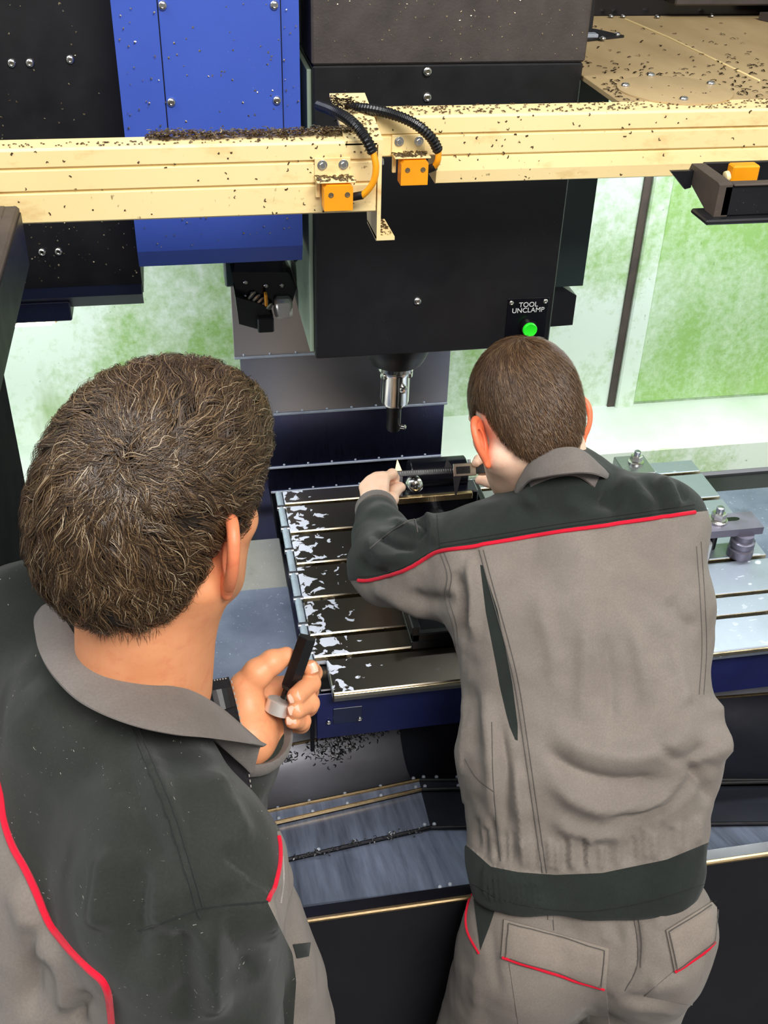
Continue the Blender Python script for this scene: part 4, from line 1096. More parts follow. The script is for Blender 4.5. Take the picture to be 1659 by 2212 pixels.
F_(20, .005, (800, 1262), (860, 1300), (930, 1345)); F_(22, -.005, (870, 1290), (930, 1300), (985, 1290)); F_(20, .006, (895, 1345), (950, 1385), (985, 1395)); F_(16, -.006, (985, 1230), (1000, 1310), (995, 1390)); F_(14, .006, (1010, 1200), (1022, 1290), (1020, 1390))
F_(18, -.005, (1010, 1470), (1022, 1560), (1028, 1640)); F_(18, .005, (1040, 1500), (1060, 1620), (1062, 1760)); F_(14, -.005, (1078, 1560), (1092, 1680), (1090, 1800)); F_(14, .005, (1110, 1640), (1125, 1760), (1132, 1870)); F_(10, -.004, (1060, 1760), (1066, 1820), (1072, 1868))
F_(26, .003, (1150, 1260), (1190, 1400), (1210, 1520)); F_(20, .0025, (1262, 1330), (1262, 1450), (1255, 1560)); F_(16, -.003, (1305, 1370), (1320, 1480), (1318, 1580)); F_(20, .003, (1360, 1330), (1385, 1440), (1400, 1530)); F_(22, -.004, (1440, 1290), (1470, 1340), (1510, 1360)); F_(18, .003, (1445, 1380), (1470, 1470), (1480, 1530))
F_(34, .008, (1180, 1575), (1290, 1625), (1400, 1625), (1520, 1570)); F_(20, -.007, (1170, 1610), (1240, 1665), (1340, 1690), (1450, 1680)); F_(26, .007, (1175, 1680), (1270, 1735), (1380, 1742), (1500, 1700)); F_(16, -.006, (1300, 1765), (1400, 1755), (1500, 1690), (1535, 1640)); F_(20, .005, (1190, 1760), (1260, 1800), (1350, 1800)); F_(14, -.004, (1400, 1600), (1470, 1640), (1540, 1600)); F_(26, .010, (1540, 1500), (1560, 1570), (1530, 1650)); F_(16, -.007, (1480, 1640), (1520, 1690), (1530, 1740))
rj = random.Random(3)
for i in range(26):
    x = 1030+19*i+rj.uniform(-5, 5); yb = float(hem_y(x)); F_(7, rj.choice((-1, 1))*rj.uniform(.0015, .003), (x, yb-60-rj.uniform(0, 30)), (x+rj.uniform(-4, 4), yb-6))
for i in range(11):
    x = 1050+11*i; yb = float(hem_y(x)); F_(4.5, .0028, (x-3, yb+4), (x+4, yb+40), (x+6, yb+80))
def step(V, q):
    x_e = np.interp(q[:, 1], [p[1] for p in panel_edge], [p[0] for p in panel_edge])
    s = 1/(1+np.exp(-(q[:, 0]-x_e)/3.0)); ok = (q[:, 1] > yoke_y(q[:, 0])) & (q[:, 1] < hem_y(q[:, 0])) & (q[:, 0] > 1000)
    D = np.where(ok, (s-.5)*.004, 0)
    D += np.where(q[:, 1] < yoke_y(q[:, 0]), .0015, 0)+np.where((q[:, 1] > hem_y(q[:, 0])) & (q[:, 1] > 1700), .0012, 0)
    return D+vnoise(V, 20, 1)*.007+vnoise(V, 48, 2)*.0028
L_ = [(a, b*.85, c*2.0) for a, b, c in L_]
jV = folds(jV, jN, jT, L_, step)
jC = Cast(jV, jT)
q = project(jV)
jV, T_up, T_rest = split(jV, jT, yoke_y(q[:, 0])-q[:, 1])
q = project(jV); V_all = jV
V_all, T_hem, T_rest = split(V_all, T_rest, np.where(q[:, 1] > 1700, q[:, 1]-hem_y(q[:, 0]), -50))
q = project(V_all); nn = vnormals(V_all, np.vstack([T_up, T_hem, T_rest]))
dd, tt, ss = seg_dist(q[:, :2], [(1040, 1222), (1062, 1320), (1086, 1440), (1104, 1540), (1118, 1610)])
wd = np.interp(tt, [0, .25, .6, .85, 1], [3, 13, 14, 9, 0.5]); fac = ((V_all-CAM_POS)*nn).sum(1) < 0
V_all, T_pl, T_body = split(V_all, T_rest, np.where(fac, wd-dd, -5))
jkN = vnormals(V_all, np.vstack([T_up, T_hem, T_pl, T_body]))
jacket = sub_mesh('jacket', V_all, T_body, M['cloth_grey'], boy, 'grey twill work jacket panels', jkN)
sub_mesh('yoke', V_all, T_up, M['cloth_dark'], jacket, 'dark green-grey yoke and sleeve tops', jkN)
sub_mesh('hem_band', V_all, T_hem, M['cloth_dark'], jacket, 'dark green-grey elastic hem band', jkN)
sub_mesh('pleat', V_all, T_pl, M['cloth_dark'], jacket, 'dark action pleat', jkN)
def cord(name, cast, pts, r, mat, parent, n=8, lift=0.0008, label=None):
    return MB().tube(on_surface(cast, pts, n, lift), r, 8).build(name, mat, parent, True, label)
pip = [(774, 1253), (800, 1253), (830, 1247), (860, 1237), (890, 1224), (920, 1206), (950, 1191), (1020, 1180), (1090, 1169), (1160, 1157), (1230, 1146), (1300, 1136), (1370, 1126), (1440, 1116), (1500, 1107)]
cord('piping', jC, pip, .0030, M['piping_red'], jacket, 6, .0012, 'bright red piping')
for pts, mm in (([(p[0], p[1]-9) for p in pip[6:]], 'stitch_dark'), ([(p[0], p[1]-17) for p in pip[6:]], 'stitch_dark'), ([(p[0], p[1]-8) for p in pip[:7]], 'stitch_dark'),
                (panel_edge, 'stitch'), ([(a+9, b) for a, b in panel_edge], 'stitch'), ([(950, 1191), (966, 1240), (962, 1290), (978, 1350), (984, 1400)], 'stitch'), ([(959, 1191), (975, 1240), (971, 1290), (986, 1350), (990, 1395)], 'stitch'),
                ([(944, 1098), (946, 1140), (952, 1188)], 'stitch_dark'), ([(1514, 1170), (1522, 1290), (1526, 1400), (1520, 1500)], 'stitch'), ([(1504, 1180), (1512, 1290), (1516, 1400), (1510, 1500)], 'stitch'),
                ([(1005, 1640), (1030, 1680), (1066, 1710)], 'stitch'), ([(1062, 1560), (1066, 1700), (1082, 1860)], 'stitch'), ([(1020, 1908), (1090, 1945), (1200, 1966), (1300, 1966), (1420, 1942), (1520, 1910)], 'stitch_dark')):
    cord('seam', jC, pts, .0007, M[mm], jacket, 8, .0003)
# sleeve cuff (grey inside turn-up) and the open cuff slit
cu = nrm(wrL-elL)
u_, w_, d_ = frame(cu)
MB().lathe(wrL+cu*.006, cu, [(.0375, 0), (.039, .006), (.0385, .018), (.036, .021), (.033, .015), (.032, 0)], 28).build('cuff', M['cloth_collar'], jacket, True, label='grey turned cuff')
MB().lathe(wrR-nrm(wrR-elR)*.004, wrR-elR, [(.0365, 0), (.038, .006), (.0375, .018), (.034, .02), (.031, 0)], 28).build('cuff', M['cloth_collar'], jacket, True, label='grey turned cuff')
cord('cuff_edge', jC, [(800, 1185), (830, 1160), (862, 1138), (893, 1122), (898, 1134), (902, 1150)], .0010, M['stitch'], jacket, 6, .001)
# fold-over collar
def collar(name, ctr, axis, back, rx, ry, prof, drop, mat, parent, span=150, n=44, label=None, seam=None):
    """prof: (radius offset, height) cross-section; drop(phi) lowers the front ends"""
    ax = nrm(axis); bk = nrm(np.array(back)-ax*np.dot(back, ax)); sd = np.cross(bk, ax); V = []; F = []; m_ = len(prof)
    for i in range(n+1):
        ph = math.radians(-span+2*span*i/n); c, s = math.cos(ph), math.sin(ph); dr, fl = drop(ph)
        for r, h in prof:
            V.append(np.array(ctr)+bk*c*(ry+r+fl*(.02-h))+sd*s*(rx+r+fl*(.02-h))+ax*(h-dr))
    for i in range(n):
        for j in range(m_): F.append([i*m_+j, i*m_+(j+1) % m_, (i+1)*m_+(j+1) % m_, (i+1)*m_+j])
    F += [list(range(m_))[::-1], [n*m_+j for j in range(m_)]]
    return MB().add(V, F).build(name, mat, parent, True, label)
leaf_collar([(1200, 1085, 1.72), (1150, 1080, 1.70), (1116, 1070, 1.61), (1134, 1014, 1.55), (1162, 987, 1.52), (1213, 971, 1.503), (1253, 974, 1.503), (1289, 1002, 1.525), (1311, 1032, 1.585), (1300, 1060, 1.65), (1260, 1075, 1.70)],
    [(1200, 1100, 1.73), (1140, 1095, 1.70), (1118, 1080, 1.60), (1141, 1042, 1.525), (1178, 1031, 1.492), (1217, 1025, 1.475), (1262, 1022, 1.475), (1296, 1028, 1.502), (1316, 1042, 1.58), (1312, 1072, 1.65), (1265, 1090, 1.71)],
    neckB, (.05, .5, .86), M['cloth_collar'], jacket)
# ---- hair: short, brushed forward from the crown whorl
def zline_fn(pts): P = np.array(pts, float); return lambda y: np.interp(y, P[:, 0], P[:, 1])
class HairShell:
    def __init__(s, base, L, X, C, line, sc): s.b, s.X, s.C, s.line, s.sc = base, np.array(X, f32), np.array(C, f32), line, sc
    def loc(s, P): return ((np.asarray(P, f32)-s.C)@s.X.T)/s.sc
bl_line = zline_fn([(-.2, -.085), (-.085, -.082), (-.062, -.070), (-.046, -.030), (-.030, .016), (-.004, .030), (.012, .022), (.018, -.012), (.036, -.012), (.044, .03), (.07, .058), (.2, .066)])
SB = SDF(); SB.add(sd_ell(LB(0, -.016, .028), np.array([.0765, .100, .0915])*.985, XB)); SB.add(sd_ell(LB(0, -.045, -.02), np.array([.060, .056, .065])*.985, XB), .03)
XBf, CBf = np.array(XB, f32), np.array(hcB, f32)
def b_line(P):
    l = ((np.asarray(P, f32)-CBf)@XBf.T)/.985; return (bl_line(l[:, 1])-l[:, 2])*.985
b_line_op = ('-', lambda P: -b_line(P), .006); SB.ops.append(b_line_op)
shV, shF = surface(SB, .0032, hcB-.16, hcB+.16)
hairB = sub_mesh('hair', shV, shF, M['hair_boy_base'], boy, 'short brown hair cropped at the neck')
def hair_paths(S, V, T, whorl, n, length, steps, swirl, lift, jitter, rs, ok=None, gravity=0.0):
    rg = np.random.RandomState(rs); t = T[:, :3]
    ar = np.linalg.norm(np.cross(V[t[:, 1]]-V[t[:, 0]], V[t[:, 2]]-V[t[:, 0]]), axis=1)
    pick = rg.choice(len(t), n, p=ar/ar.sum()); b = rg.dirichlet((1, 1, 1), n)
    P = (V[t[pick]]*b[:, :, None]).sum(1)
    if ok is not None: P = P[ok(P)]
    n = len(P); Ls = length(P, rg); out = [P]; nr = []
    ph = rg.rand(n)*6.28; jit = rg.randn(n, 3)*jitter
    for k in range(steps):
        g = S.grad(P, .002).astype(float); d = P-whorl; d /= np.linalg.norm(d, axis=1, keepdims=True)+1e-9
        d = d+np.cross(g, d)*swirl+np.array([0, 0, -gravity]); d = d-g*(d*g).sum(1, keepdims=True); d /= np.linalg.norm(d, axis=1, keepdims=True)+1e-9
        d = d+jit; d -= g*(d*g).sum(1, keepdims=True)*.9; d /= np.linalg.norm(d, axis=1, keepdims=True)+1e-9
        P = P+d*(Ls/steps)[:, None]; nr.append(g)
        h = lift(k/steps, rg, n); P = P+g*np.clip(h-S(P), -.004, .004)[:, None]
        out.append(P)
    nr.append(nr[-1]); return np.stack(out, 1), np.stack(nr, 1), Ls
whB = LB(.004, -.052, .108)
shT = tris(shF)
def lenB(P, rg):
    l = ((P-hcB)@np.array(XB).T); return np.interp(l[:, 2], [-.09, -.03, .03, .09], [.005, .009, .017, .028])*rg.uniform(.7, 1.2, len(P))
okB = lambda P: np.abs(b_line(P)) > .0015
pths, nr_, Ls = hair_paths(SB, shV, shT, whB, 15000, lenB, 4, .35, lambda t, rg, n: .0012+.0035*t*rg.uniform(.2, 1.3, n), .16, 5)
ribbons('hair_strands', pths, np.random.RandomState(2).uniform(.0006, .0011, len(pths)), nr_, M['hair_boy'], hairB)['kind'] = 'stuff'

# ---- trousers
TS = SDF()
torso(TS, [(hipL+[0, .03, .10], hipL+[0, 0, -.02], .050, .082), (hipR+[0, .03, .10], hipR+[0, 0, -.02], .048, .082), (mid(hipL, hipR)+[0, .03, .09], mid(hipL, hipR), .062, .08)], .04)
TS.add(sd_ell(mid(hipL, hipR, .12)+[0, -.035, -.045], [.088, .068, .085]), .03); TS.add(sd_ell(mid(hipL, hipR, .90)+[0, -.030, -.05], [.088, .066, .082]), .03)
for h, k, f in ((hipL, kneeL, footL), (hipR, kneeR, footR)):
    TS.add(sd_cap(h, k, .088, .072), .03); TS.add(sd_cap(k, f+[0, 0, -.02], .072, .062), .03)
TS.cut((0, 0, .06), (0, 0, -1), .004); TS.cut(mid(hipL, hipR)+[0, .03, .12], (0, .3, 1), .004)
tV, tF = surface(TS, .006); tT = tris(tF); tN = TS.grad(tV, .003).astype(float)
L_ = []
F_(9, -.006, (1368, 1975), (1375, 2030), (1372, 2090), (1345, 2140)); F_(16, .005, (1210, 2000), (1240, 2060), (1250, 2120)); F_(14, -.005, (1330, 2150), (1270, 2160), (1200, 2190)); F_(14, .005, (1400, 2120), (1440, 2130), (1480, 2100)); F_(12, -.006, (1340, 2150), (1400, 2160), (1470, 2150)); F_(10, .004, (1350, 2170), (1410, 2180), (1470, 2190)); F_(12, -.004, (1060, 1990), (1066, 2080), (1080, 2160)); F_(14, .004, (1020, 2090), (1030, 2150), (1020, 2210))
F_(10, .003, (1300, 1990), (1310, 2040)); F_(10, -.003, (1330, 1990), (1338, 2040)); F_(10, .003, (1420, 1960), (1425, 2010))
tV = folds(tV, tN, tT, L_, lambda V, q: vnoise(V, 20, 5)*.007+vnoise(V, 55, 6)*.002)
tC = Cast(tV, tT)
trs = sub_mesh('trousers', tV, tT, M['cloth_grey'], boy, 'grey work trousers with flap pockets', vnormals(tV, tT))
for quad, red, pk in (([(1090, 1985), (1315, 2046), (1309, 2132), (1084, 2066)], [(1087, 2067), (1150, 2087), (1230, 2112), (1307, 2132)], [(1100, 2080), (1310, 2134), (1318, 2225), (1120, 2215)]),
                      ([(1437, 2008), (1547, 1940), (1536, 2035), (1456, 2097)], [(1456, 2097), (1490, 2074), (1520, 2052), (1537, 2034)], [(1452, 2100), (1525, 2060), (1494, 2170), (1392, 2150)])):
    pk_ = patch(tC, pk, 10, 6, .0022).build('back_pocket', M['cloth_grey'], trs, True)
    fl = patch(tC, quad, 14, 6, .0075).build('pocket_flap', M['cloth_flap'], trs, True)
    cord('piping', tC, red, .0020, M['piping_red'], fl if False else trs, 6, .0050, 'red piping under the flap')
    qd = np.array(quad, float); c_ = qd.mean(0); ins = (qd+(c_-qd)*.09)
    ring = [ins[3], ins[0], ins[1], ins[2], ins[3]]; dense = [tuple(ring[k]*(1-t)+ring[k+1]*t) for k in range(4) for t in np.linspace(0, .96, 9)]
    cord('stitching', tC, dense, .0006, M['stitch'], trs, 1, .0084)
dk = patch(tC, [(1022, 1930), (1078, 1940), (1058, 2000), (1038, 2052)], 6, 8, .0006).build('side_pocket', M['cloth_dark'], trs, True, label='dark side pocket opening')
cord('piping', tC, [(1019, 1930), (1008, 1975), (1012, 2015), (1036, 2060)], .0018, M['piping_red'], trs, 6, .0015, 'red piping on the side pocket')
for pts in ([(1366, 1968), (1377, 2030), (1376, 2090), (1350, 2140)], [(1376, 1968), (1386, 2030), (1384, 2090)], [(1194, 1975), (1196, 2010)]): cord('seam', tC, pts, .0007, M['stitch'], trs, 6, .0004)
for x, y in ((1188, 1972), (1366, 1968)): patch(tC, [(x-5, y-8), (x+6, y-8), (x+6, y+14), (x-5, y+14)], 2, 3, .004).build('belt_loop', M['cloth_grey'], trs, True)
for f in (footL, footR):
    b = SDF(); b.add(sd_cap(f+[0, -.01, -.035], f+[0, .14, -.05], .048, .038)); b.add(sd_cap(f+[0, -.01, .05], f+[0, -.01, -.03], .045, .048), .02); b.cut((0, 0, .001), (0, 0, -1), .003)
    v, g = surface(b, .006); sub_mesh('boot', v, g, M['rubber'], boy)

# ================================================================ digital caliper in the young worker's hands
ca = thing('caliper', A3(950, 1015, 1.985), 'black digital caliper held between the young worker\'s hands', 'caliper')
O = A3(858, 1023.5, 1.983); cu_ = nrm(A3(1030, 1013.5, 1.983)-O); cn = nrm(np.array([-.16, -.80, .58])); cn = nrm(cn-cu_*np.dot(cn, cu_)); cv = nrm(np.cross(cn, cu_))
cv = cv if cv[2] > 0 else -cv
def cal(u0, u1, v0, v1, n0, n1): 
    mb = MB(); mb.box(u0, u1, v0, v1, n0, n1, .0006); mb.v = [tuple(O+cu_*a+cv*b+cn*c) for a, b, c in mb.v]; return mb
def calp(poly, n0, n1):
    mb = MB(); mb.prism(poly, 2, n0, n1); mb.v = [tuple(O+cu_*a+cv*b+cn*c) for a, b, c in mb.v]; return mb
cal(-.008, .235, -.0055, .0055, -.0018, .0018).build('beam', M['darksteel'], ca)
cal(-.006, .150, -.0035, .0042, .0018, .0022).build('scale_plate', M['plastic'], ca)
tk = MB()
for i in range(24): tk.box(.006+.0042*i, .0064+.0042*i, .0005 if i % 2 else -.0005, .0036, .0022, .0024, 0)
tk.v = [tuple(O+cu_*a+cv*b+cn*c) for a, b, c in tk.v]; tko = tk.build('scale_marks', M['white_ink'], ca); tko['kind'] = 'stuff'
calp([(-.008, -.0055), (.010, -.0055), (.0085, -.02), (.0075, -.042), (.004, -.042), (-.004, -.02)], -.0018, .0018).build('fixed_jaw', M['darksteel'], ca)
calp([(-.004, .0055), (.009, .0055), (.003, .0235), (.0015, .0265)], -.0018, .0018).build('inside_jaw', M['brass'], ca)
cal(.104, .146, -.0115, .0125, -.0035, .0038).build('slider', M['chrome'], ca)
cal(.109, .135, -.007, .0065, .0038, .0044).build('display', M['plastic'], ca)
cal(.146, .166, -.0085, .0095, -.003, .0034).build('slider_tail', M['plastic'], ca)
calp([(.103, -.0115), (.118, -.0115), (.112, -.03), (.1075, -.046), (.1045, -.046), (.1035, -.03)], -.0018, .0018).build('sliding_jaw', M['darksteel'], ca)
calp([(.088, .0055), (.104, .0055), (.094, .021), (.0935, .0265)], -.0018, .0018).build('inside_jaw', M['darksteel'], ca)
MB().cyl(O+cu_*.134+cv*.0125, O+cu_*.134+cv*.019, .003, 14).build('lock_screw', M['steel'], ca, True)
# ================================================================ the older worker in front (seen from behind, looking right, tool in the left hand)
man = thing('person', (-.05, .70, 0), 'older person with wavy brown hair in dark green-grey jacket, turned right, raising one hand', 'person')
hcM = A3(350, 1096, .945)
azh = math.radians(39); pth = math.radians(8)
Rm, Fm, Um = axes_from((math.sin(azh)*math.cos(pth), math.cos(azh)*math.cos(pth), -math.sin(pth)), 0.02)
azb = math.radians(68)
FB, RB = np.array([math.sin(azb), math.cos(azb), 0]), np.array([math.cos(azb), -math.sin(azb), 0]); UB = np.array([0, 0, 1.0])
Bm = lambda f, r, u: hcM+FB*f+RB*r+UB*u
neckM = Bm(-.040, .004, -.20)
HM, LM, XM = head_sdf(hcM, Rm, Fm, Um, 1.0, neckM, .060)
hmV, hmF = surface(HM, .0026)
# left hand (palm towards the face) closed around a tool
DH = 1.12
H = lambda X, Y, dd=0.0: A3(480+X/5.184, 1340+Y/5.184, DH+dd)
def man_hand():
    S = SDF()
    wrist = H(300, 1330, -.005)
    S.add(sd_cap(H(190, 1480, .005), wrist, .029, .029), .01)
    # metacarpals: from the wrist to the knuckles on the far side of the palm
    for X, Y, dd, r in ((560, 760, .046, .013), (600, 900, .054, .013), (600, 1040, .054, .0125), (570, 1170, .048, .012)):
        S.add(sd_cap(H(330, 1180, .020), H(X, Y, dd), .021, r), .014)
    S.add(sd_cap(H(330, 1260, .010), H(560, 1290, .024), .022, .016), .014)      # heel below the little finger
    S.add(sd_cap(H(300, 1180, 0), H(270, 760, .0), .024, .0165), .014)            # ball of the thumb
    S.add(sd_cap(H(380, 1000, .032), H(480, 900, .050), .020, .016), .014)
    finger(S, [H(262, 745, .0), H(400, 590, -.004), H(560, 470, -.002), H(715, 400, .004)], .0165, .0098, .006)
    finger(S, [H(600, 760, .046), H(930, 650, .046), H(1012, 590, .022), H(990, 535, .004)], .0108, .0088)
    finger(S, [H(640, 900, .054), H(960, 790, .040), H(985, 705, .008), H(830, 850, -.020)], .0112, .0098)
    finger(S, [H(640, 1040, .054), H(960, 960, .038), H(975, 930, .004), H(828, 1005, -.020)], .0108, .0094)
    finger(S, [H(600, 1170, .048), H(880, 1160, .034), H(890, 1130, .004), H(795, 1125, -.016)], .0096, .0084)
    return S
hm = surface(man_hand(), .0015)
shMR, shML = Bm(-.085, .185, -.25), Bm(-.085, -.185, -.255)
elMR, elML = Bm(-.10, .245, -.52), A3(445, 1760, 1.25)
wrML = H(315, 1250, .0); wrMR = Bm(.06, .26, -.72)
hipMR, hipML = Bm(-.18, .095, -.84), Bm(-.18, -.095, -.84)
chMR, chML = Bm(-.085, .095, -.38), Bm(-.085, -.095, -.38)
kneeMR, kneeML = hipMR+[.02, .0, -.38], hipML+[.02, 0, -.38]
footMR, footML = np.array([hipMR[0], hipMR[1]-.03, .09]), np.array([hipML[0], hipML[1]-.03, .09])
BM = SDF()
torso(BM, [(hipMR, chMR, .08, .08), (hipML, chML, .08, .08), (mid(hipMR, hipML), mid(chMR, chML), .09, .095), (shMR, shML, .05, .05), (mid(shMR, shML), neckM, .07, .06),
           (shMR, elMR, .048, .04), (elMR, wrMR, .04, .026), (wrMR, wrMR+[0, .02, -.1], .035, .02), (shML, elML, .048, .04), (elML, wrML, .04, .028),
           (hipMR, kneeMR, .075, .052), (kneeMR, footMR, .05, .036), (hipML, kneeML, .075, .052), (kneeML, footML, .05, .036), (footMR, footMR+FB*.14+[0, 0, -.05], .034, .03), (footML, footML+FB*.14+[0, 0, -.05], .034, .03)], .03)
bV, bF = join_meshes([(hmV, hmF), surface(BM, .011), hm])
mbody = sub_mesh('body', bV, bF, M['skin_man'], man)
for e in (-1, 1):
    v, f = surface(ear_sdf(LM, XM, e, 1.1, .75, -.016), .0015); sub_mesh('ear', v, f, M['ear_man'], man)
    MB().lathe(LM(e*.031, .077, -.003), XM[1], [(.002, .0115), (.007, .0095), (.0105, .005), (.0118, 0), (.0105, -.005), (.005, -.011)][::-1], 16).build('eye', M['eye'], man, True)
vd = nrm(H(800, 950)-CAM_POS)
for X, Y, dd, dx, dy, w in ((805, 862, -.0295, -150, 60, .0052), (802, 1003, -.029, -150, 45, .0050), (774, 1122, -.0245, -140, 10, .0044), (1018, 535, -.0048, -30, -80, .0045)):
    nail(H(X, Y, dd), H(X+dx, Y+dy, dd)-H(X, Y, dd), -vd, w, mbody, M['nail'])

# ---- hair: thick wavy locks
ml = zline_fn([(-.3, -.088), (-.10, -.084), (-.085, -.082), (-.062, -.074), (-.045, -.046), (-.030, -.012), (-.004, .022), (.014, .010), (.020, -.035), (.040, -.035), (.050, .008), (.080, .034), (.3, .06)])
XMf, CMf = np.array(XM, f32), np.array(hcM, f32)
def m_line(P): l = (np.asarray(P, f32)-CMf)@XMf.T; return ml(l[:, 1])-l[:, 2]
SM = SDF(); SM.add(sd_ell(LM(0, -.022, .032), [.077, .099, .089], XM)); SM.add(sd_ell(LM(-.004, -.062, -.022), [.066, .052, .064], XM), .04); SM.add(sd_ell(LM(0, .024, .066), [.070, .083, .055], XM), .03)
SM.add(sd_ell(LM(0, -.014, .028), [.0785, .1005, .0945], XM), .01)
SM.ops.append(('-', lambda P: -m_line(P), .028))
smV, smF = surface(SM, .0036, hcM-.2, hcM+.2)
smT = tris(smF); smN = SM.grad(smV).astype(float)
smV2 = smV+smN*(vnoise(smV, 38, 3)*.005+vnoise(smV, 80, 4)*.003-.001)[:, None]
hairM = sub_mesh('hair', smV2, smF, M['hair_man_base'], man, 'thick wavy brown hair greying at the sides')
whM = LM(.034, -.088, .088)
rg = np.random.RandomState(11)
NG = 1000; KS = 13
lenM = lambda P, r: np.interp(((P-hcM)@np.array(XM).T)[:, 2], [-.1, -.04, .04, .1], [.03, .045, .062, .07])*r.uniform(.75, 1.25, len(P))
gp, gn, gl = hair_paths(SM, smV, smT, whM, NG, lenM, KS-1, .55, lambda t, r, n: .0015+.005*math.sin(min(1, t*1.25)*math.pi*.8)*r.uniform(.8, 1.1, n), .22, 21, lambda P: m_line(P) < -.004, .12)
ep, en, el = hair_paths(SM, smV, smT, whM, 9000, lambda P, r: r.uniform(.022, .045, len(P)), KS-1, .9, lambda t, r, n: .0015+.005*math.sin(min(1, t*1.25)*math.pi*.8)*r.uniform(.8, 1.1, n), .3, 33, lambda P: np.linalg.norm(P-whM, axis=1) < .036, .1)
gp, gn = np.concatenate([gp, ep[:130]]), np.concatenate([gn, en[:130]])
NG = len(gp)
# waves along every lock
tt = np.linspace(0, 1, gp.shape[1])[None, :]
tan = np.gradient(gp, axis=1); tan /= np.linalg.norm(tan, axis=2, keepdims=True)+1e-9
sidev = np.cross(tan, gn); sidev /= np.linalg.norm(sidev, axis=2, keepdims=True)+1e-9
ph = rg.rand(NG, 1)*6.28; fr = rg.uniform(1.0, 1.9, (NG, 1)); am = rg.uniform(.0028, .0056, (NG, 1))
gw = gp+sidev*(np.sin(ph+fr*tt*6.28)*am*np.minimum(1, tt*2.5))[:, :, None]+gn*(np.cos(ph+fr*tt*6.28)*am*.4*np.minimum(1, tt*2))[:, :, None]
NC = 22
off = rg.randn(NG, NC, 3)*.0045; r1 = rg.uniform(.65, 1.12, (NG, NC)); paths = []
K = gp.shape[1]; base_t = np.arange(K)/(K-1)
for c in range(NC):
    o = off[:, c]; s = r1[:, c][:, None]*base_t[None, :]*(K-1); s = np.clip(s, 0, K-1.001); i0 = s.astype(int); u = (s-i0)[:, :, None]
    ar = np.arange(NG)[:, None]; p = gw[ar, i0]*(1-u)+gw[ar, i0+1]*u
    shrink = (1-.72*base_t)[None, :, None]
    o2 = o[:, None, :]-gn*(o[:, None, :]*gn).sum(2, keepdims=True)*.55
    wv = sidev*(np.sin(ph*1.3+c*2.1+fr*base_t[None]*5)*.0009)[:, :, None]
    paths.append(p+o2*shrink+wv)
paths = np.concatenate(paths); nrr = np.tile(gn, (NC, 1, 1))
ribbons('hair_strands', paths, rg.uniform(.00045, .00095, len(paths)), nrr, M['hair_man'], hairM)['kind'] = 'stuff'
# short loose hairs on the nape
st, sn, _ = hair_paths(HM, hmV, tris(hmF), whM, 26000, lambda P, r: r.uniform(.004, .011, len(P)), 4, .1, lambda t, r, n: .0004+.0015*t*r.rand(n), .2, 8,
    lambda P: (m_line(P) > -.01) & (m_line(P) < .010) & (((P-hcM)@np.array(XM).T)[:, 1] < -.02), .5)
ribbons('nape_hair', st, np.random.RandomState(4).uniform(.0002, .0004, len(st)), sn, M['hair_man'], hairM)['kind'] = 'stuff'

# ---- jacket
KS_ = SDF()
neckJ = Bm(-.055, 0, -.225)
torso(KS_, [(hipMR, chMR, .125, .105), (hipML, chML, .125, .105), (mid(hipMR, hipML), mid(chMR, chML), .13, .112), (Bm(-.22, .06, -.75), Bm(-.135, .07, -.34), .12, .088), (Bm(-.22, -.06, -.75), Bm(-.135, -.07, -.34), .12, .088),
            (Bm(.0, .06, -.74), Bm(-.008, .06, -.47), .125, .082), (Bm(.0, -.05, -.74), Bm(-.008, -.055, -.47), .125, .082)], .06)
torso(KS_, [(chMR, shMR, .100, .074), (chML, shML, .100, .074), (Bm(-.135, .05, -.34), Bm(-.10, .04, -.24), .085, .06), (Bm(-.135, -.05, -.34), Bm(-.10, -.04, -.24), .085, .06), (mid(shMR, shML), neckJ, .084, .062)], .05)
KS_.add(sd_cap(shMR, mid(shMR, neckJ, .75), .074, .060), .05); KS_.add(sd_cap(shML, mid(shML, neckJ, .75), .072, .060), .05)
KS_.add(sd_cap(shMR, elMR, .080, .074), .05); KS_.add(sd_cap(elMR, mid(elMR, wrMR, .9), .072, .05), .03)
KS_.add(sd_cap(shML, elML, .072, .062), .04); KS_.add(sd_cap(elML, wrML, .058, .040), .03)
local_cut(KS_, wrML, wrML-elML, .09); local_cut(KS_, mid(elMR, wrMR, .9), wrMR-elMR, .08)
KS_.cut(mid(hipMR, hipML)+[0, 0, -.02], (0, 0, -1), .005)
kV, kF = surface(KS_, .0055); kT = tris(kF); kN = KS_.grad(kV, .003).astype(float)
L_ = []
F_(26, .007, (290, 1590), (330, 1680), (372, 1790), (400, 1900), (418, 1990)); F_(22, -.006, (262, 1640), (300, 1740), (345, 1830), (375, 1930))
F_(34, -.008, (320, 1850), (300, 1930), (285, 2030), (280, 2120)); F_(30, .008, (250, 1830), (225, 1930), (215, 2020)); F_(26, .007, (350, 1840), (340, 1930), (335, 2020))
F_(30, -.008, (395, 2010), (400, 2090), (410, 2200)); F_(30, .008, (440, 1990), (450, 2090), (455, 2200)); F_(28, -.006, (500, 1960), (520, 2040), (560, 2120)); F_(24, .006, (520, 1880), (560, 1960), (600, 2040)); F_(22, -.005, (470, 1960), (510, 1930), (560, 1920))
F_(30, .005, (60, 1480), (150, 1560), (230, 1600)); F_(34, -.004, (40, 1560), (130, 1650), (240, 1680)); F_(24, .004, (460, 1650), (500, 1740), (540, 1830)); F_(18, -.005, (480, 1830), (530, 1870), (570, 1930))
